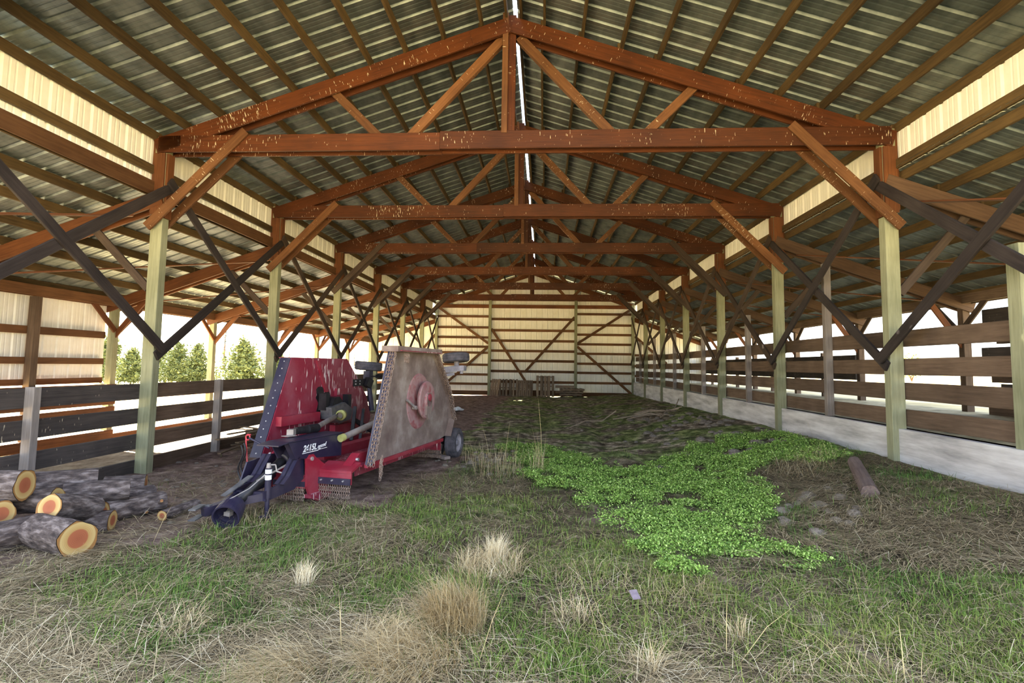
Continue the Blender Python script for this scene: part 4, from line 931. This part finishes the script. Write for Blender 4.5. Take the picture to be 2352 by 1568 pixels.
k = (RNG.random(len(x)) < (.16+.55*sz)*(1-.6*dirt)*(1-.9*soil)*(1-.93*cl)) & ~((u_ > -.8) & (u_ < .8) & (v_ > -.3)); x, y = x[k], y[k]; n = len(x)
strips('loose_straw', M['straw'], np.stack([x, y, gz(x, y)+.01+RNG.random(n)*.06], 1), fbm(x*.7+9, y*.7+31)*9+RNG.normal(0, 1.1, n), -.1+RNG.random(n)*.4, -.35+RNG.random(n)*.4, .14+.30*RNG.random(n)**1.5, .0024+.0014*RNG.random(n),
       mixcol([(128, 112, 86), (168, 150, 116), (200, 182, 146), (216, 204, 176)], RNG.random(n)), 'long loose pale straw stems strewn over the front ground', 'straw')
# standing dry tufts
bs, az, e1, e2, ln, wd, cc = [], [], [], [], [], [], []
def tuft(cx, cy, n, rad, l0, l1, lean, azm, spread, tone):
    r = rad*np.sqrt(RNG.random(n)); a = RNG.random(n)*6.283; px, py = cx+r*np.cos(a), cy+r*np.sin(a)
    bs.append(np.stack([px, py, gz(px, py)-.01], 1)); az.append(azm+RNG.normal(0, spread, n)); e = lean+RNG.normal(0, .22, n)
    e1.append(e); e2.append(e-.35-.5*RNG.random(n)); ln.append(l0+(l1-l0)*RNG.random(n)); wd.append(.0022+.0014*RNG.random(n))
    cc.append(mixcol([(146, 126, 92), (182, 160, 118), (206, 186, 146), (222, 208, 176)], np.clip(tone+RNG.normal(0, .25, n), 0, 1)))
for a in ((.02, 3.40, 1500, .17, .26, .52, 1.15, -2.0, .8, .55), (-.14, 3.0, 1100, .26, .22, .46, .75, -2.2, .7, .5), (-.05, 3.2, 500, .35, .2, .4, .3, 2.5, 1.0, .45), (.14, 4.3, 800, .26, .14, .30, .7, 1.5, 1.5, .5), (.16, 4.5, 300, .08, .16, .30, 1.2, 1.5, 1.0, .8), (-1.22, 3.95, 150, .06, .14, .26, 1.15, 2.0, .5, .9),
          (-1.05, 3.55, 170, .08, .14, .24, .45, 3.5, .5, .8), (-.75, 2.85, 900, .20, .20, .42, .6, -2.3, .6, .5), (-.45, 3.2, 300, .15, .2, .36, .5, .6, .7, .5), (-1.65, 3.2, 160, .14, .12, .26, .7, .8, 1.5, .6), (.75, 3.55, 140, .12, .1, .28, .9, 1, 2, .6),
          (.48, 8.35, 70, .14, .35, .75, 1.25, 1, 2, .5), (-.15, 8.3, 150, .40, .20, .75, 1.2, 1, 2, .5), (.1, 8.0, 120, .5, .1, .3, .6, 1, 2, .5), (-.5, 8.9, 60, .4, .2, .6, 1.2, 1, 2, .5), (4.1, 7.6, 260, .45, .12, .45, .7, 1, 2, .5), (4.5, 8.0, 120, .3, .15, .5, .9, 1, 2, .5),
          (1.12, 2.98, 90, .05, .14, .30, 1.0, 1.0, 1.4, .6), (1.75, 3.42, 70, .06, .12, .26, 1.0, 1, 2, .55), (2.0, 2.85, 240, .35, .12, .34, .5, 1, 2, .5), (2.35, 3.05, 120, .2, .1, .3, .7, 1, 2, .5), (-2.4, 5.5, 200, .28, .1, .3, .8, 1, 2, .55), (-2.75, 5.35, 130, .18, .1, .24, .8, 1, 2, .55),
          (4.0, 5.6, 260, .6, .1, .3, .35, 1, 2, .45), (-1.0, 4.7, 160, .5, .1, .24, .5, 1, 2, .5), (-2.1, 3.7, 240, .5, .12, .3, .4, .4, .6, .6), (-2.6, 3.5, 260, .45, .12, .32, .35, .5, .6, .6), (.9, 4.2, 140, .3, .1, .3, .7, 1, 2, .45), (1.5, 3.9, 120, .3, .1, .3, .7, 1, 2, .45)): tuft(*a)
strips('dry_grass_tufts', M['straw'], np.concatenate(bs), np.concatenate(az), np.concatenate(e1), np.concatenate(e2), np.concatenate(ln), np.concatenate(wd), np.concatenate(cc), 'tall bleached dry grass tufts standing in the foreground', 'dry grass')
# single tall stalks
bs, az, e1, e2, ln, wd, cc = [], [], [], [], [], [], []
for (cx, cy, l, lean, a_) in ((2.32, 3.1, .78, 1.5, 2.4), (1.62, 3.25, .36, 1.52, 1), (.55, 8.35, 1.3, 1.45, 2.0), (.50, 8.3, .95, 1.4, 2.6), (-.25, 8.5, 1.05, 1.3, 2.6), (-.05, 8.4, .9, 1.45, 1), (.12, 8.6, .7, 1.5, 1), (4.55, 8.0, .75, 1.35, 2.4), (.9, 3.3, .5, 1.2, 2.5), (.95, 3.1, .45, 1.25, 2.6), (2.45, 3.0, .35, 1.3, 1.2), (.2, 2.95, .5, 1.2, .6), (-.6, 3.1, .35, 1.3, 2.2), (1.3, 3.9, .4, 1.3, 2.8), (1.65, 3.15, .55, .7, .4), (2.2, 2.95, .6, .6, 2.8), (2.3, 2.9, .75, .55, 2.5), (-2.9, 4.6, .4, 1.2, 1)):
    bs.append([cx, cy, float(gz(cx, cy))]); az.append(a_); e1.append(lean); e2.append(lean-.12 if lean > 1 else lean-.3); ln.append(l); wd.append(.0050); cc.append(lin(206, 184, 134)[:3])
strips('dry_stalks', M['straw'], np.array(bs), np.array(az), np.array(e1), np.array(e2), np.array(ln), np.array(wd), np.array(cc), 'single tall dry stalks rising above the grass', 'dry grass')
# broad-leaved weeds
def weeds():
    x = -.8+RNG.random(95000)*6.2; y = 4.3+RNG.random(95000)**1.25*7.2
    dirt, soil, cl, track, sz, n1, n3 = zones(x, y); k = (cl > RNG.random(len(x))*.9) & (RNG.random(len(x)) > .5*track); x, y, n3 = x[k], y[k], n3[k]
    m = 5; n = len(x)*m
    x = np.repeat(x, m)+RNG.normal(0, .022, n); y = np.repeat(y, m)+RNG.normal(0, .022, n); hh = np.repeat(.02+.13*np.clip(n3-.28, 0, 1)*2*RNG.random(len(n3)), m)
    z = gz(x, y)+hh+RNG.random(n)*.025
    s = .0055+.0065*RNG.random(n)+.0005*(y-4); a = RNG.random(n)*6.283; tl = RNG.normal(0, .5, n); tl2 = RNG.normal(0, .5, n)
    d = np.stack([np.cos(a), np.sin(a), tl], 1)*s[:, None]; q = np.stack([-np.sin(a), np.cos(a), tl2], 1)*(s*.75)[:, None]
    c = np.stack([x, y, z], 1); v = np.stack([c-d, c+q, c+d, c-q], 1).reshape(-1, 3)
    me = bpy.data.meshes.new('leafy_weeds'); me.vertices.add(n*4); me.vertices.foreach_set('co', v.astype(np.float32).ravel())
    me.loops.add(n*4); me.loops.foreach_set('vertex_index', np.arange(n*4, dtype=np.int32)); me.polygons.add(n); me.polygons.foreach_set('loop_start', (np.arange(n)*4).astype(np.int32)); me.polygons.foreach_set('loop_total', np.full(n, 4, np.int32)); me.update(calc_edges=True)
    cl_ = mixcol([(76, 102, 52), (118, 152, 66), (152, 184, 86), (190, 212, 126)], RNG.random(n)); cc = np.ones((n, 4, 4), np.float32); cc[:, :, :3] = cl_[:, None, :]
    at = me.color_attributes.new('Col', 'FLOAT_COLOR', 'POINT'); at.data.foreach_set('color', cc.ravel()); me.materials.append(M['leafy'])
    o = bpy.data.objects.new('leafy_weeds', me); put(o, Matrix.Identity(4)); tag(o, 'bright green low leafy weeds carpeting the right middle ground', 'weeds', kind='stuff')
weeds()

# ------------------------------------------------------------------ outdoors
def conifer(loc, h, r, mat, label, group=None, seed=1, dens=1.0, cat='tree'):
    rr = random.Random(seed)
    t = thing('pine_tree', loc, label, cat, group); W = WM[t.name]
    MB().tube((0, 0, 0), (0, 0, h*.96), h*.022, h*.004, 8).build('trunk', M['trunk'], t, W)
    mb = MB(); nl = int(30*dens)
    for i in range(nl):
        f = i/(nl-1); z = h*(.10+.88*f); br = r*(1-f)**.8*(.75+.4*rr.random())+.04*r
        nb = max(4, int(9*(1-f)+4))
        for b in range(nb):
            a = rr.uniform(0, 6.283); L = br*rr.uniform(.7, 1.1); rise = rr.uniform(.0, .35)
            for q in range(5):
                g = (q+1.2)/5.5; c = Vector((math.cos(a)*L*g, math.sin(a)*L*g, z+L*g*rise)); s = (.035+.05*rr.random())*r*(1.15-.5*g)
                for _ in range(5 if dens > .9 else 2):
                    c = c+Vector((rr.gauss(0, .05), rr.gauss(0, .05), rr.gauss(0, .05)))*r
                    n1 = Vector((rr.gauss(0, 1), rr.gauss(0, 1), rr.gauss(0, .6))).normalized()*s; n2 = Vector((rr.gauss(0, 1), rr.gauss(0, 1), rr.gauss(.4, .6))).normalized()*s*.7
                    mb.add([c-n1, c+n2, c+n1, c-n2], [(0, 1, 2, 3)])
    o = bpy.data.objects.new('foliage', mb.mesh('foliage', mat)); put(o, W, t)
gh = lambda x, y: -.26
for i, (x, y, h, r, lb) in enumerate(((-34.0, 40, 4.2, 1.5, 'leftmost young pine beyond the white side wall'), (-30.4, 38, 3.0, 1.4, 'low bushy pine right of the leftmost pine'), (-28.2, 40, 3.7, 1.5, 'young pine seen just right of the green post'), (-26.3, 39.5, 3.6, 1.4, 'pine with pointed top between the two aisle posts'), (-22.4, 39, 3.9, 1.9, 'broad open pine left of the second timber post'), (-20.6, 41, 2.7, 1.4, 'low pine partly behind the second timber post'), (-32.2, 44, 3.4, 1.6, 'hazy pine behind the leftmost pines'))):
    conifer((x, y, -.2), h*.86, r*1.25, M['needle'], lb, 'young pines beyond the left aisle', 40+i, 1.0)
for i, (x, y, h) in enumerate(((-62, 100, 8.6), (-58.5, 104, 6.0), (-56, 98, 5.2))): conifer((x, y, .2), h, h*.17, M['bluespruce'], ('tall', 'middle', 'short')[i]+' blue-green spruce far off between the pines', 'far blue spruces', 70+i, .7)
for i in range(26):
    x = -118+i*3.3+random.uniform(-1, 1); y = 205+random.uniform(-8, 8); h = random.uniform(4.5, 9.5)
    conifer((x, y, 1.0), h, h*.25, M['bluespruce'], 'hazy conifer in the distant treeline past the left field', 'distant treeline', 100+i, .45)
def bush(loc, r, h, label, mat, seed):
    rr = random.Random(seed); t = thing('bush', loc, label, 'bush'); W = WM[t.name]; mb = MB(); st = MB()
    for i in range(9):
        a = rr.uniform(0, 6.28); st.tube((0, 0, 0), (math.cos(a)*r*.6, math.sin(a)*r*.6, h*.8), .03, .01, 5)
    for i in range(900):
        v = Vector((rr.gauss(0, 1), rr.gauss(0, 1), rr.gauss(0, 1))).normalized()*rr.uniform(.5, 1); c = Vector((v.x*r, v.y*r, h*.55+v.z*h*.45)); s = .08*r*rr.uniform(.6, 1.3)
        n1 = Vector((rr.gauss(0, 1), rr.gauss(0, 1), rr.gauss(0, 1))).normalized()*s; n2 = Vector((rr.gauss(0, 1), rr.gauss(0, 1), rr.gauss(0, 1))).normalized()*s*.6
        mb.add([c-n1, c+n2, c+n1, c-n2], [(0, 1, 2, 3)])
    st.build('stems', M['trunk'], t, W); o = bpy.data.objects.new('foliage', mb.mesh('foliage', mat)); put(o, W, t)
bush((27.5, 42, .9), 1.3, 1.9, 'yellowing bush in the field seen through the right fence', M['bush'], 5)
bush((29.3, 43, .9), 1.0, 2.2, 'greener bush beside the yellowing one in the right field', M['needle'], 6)
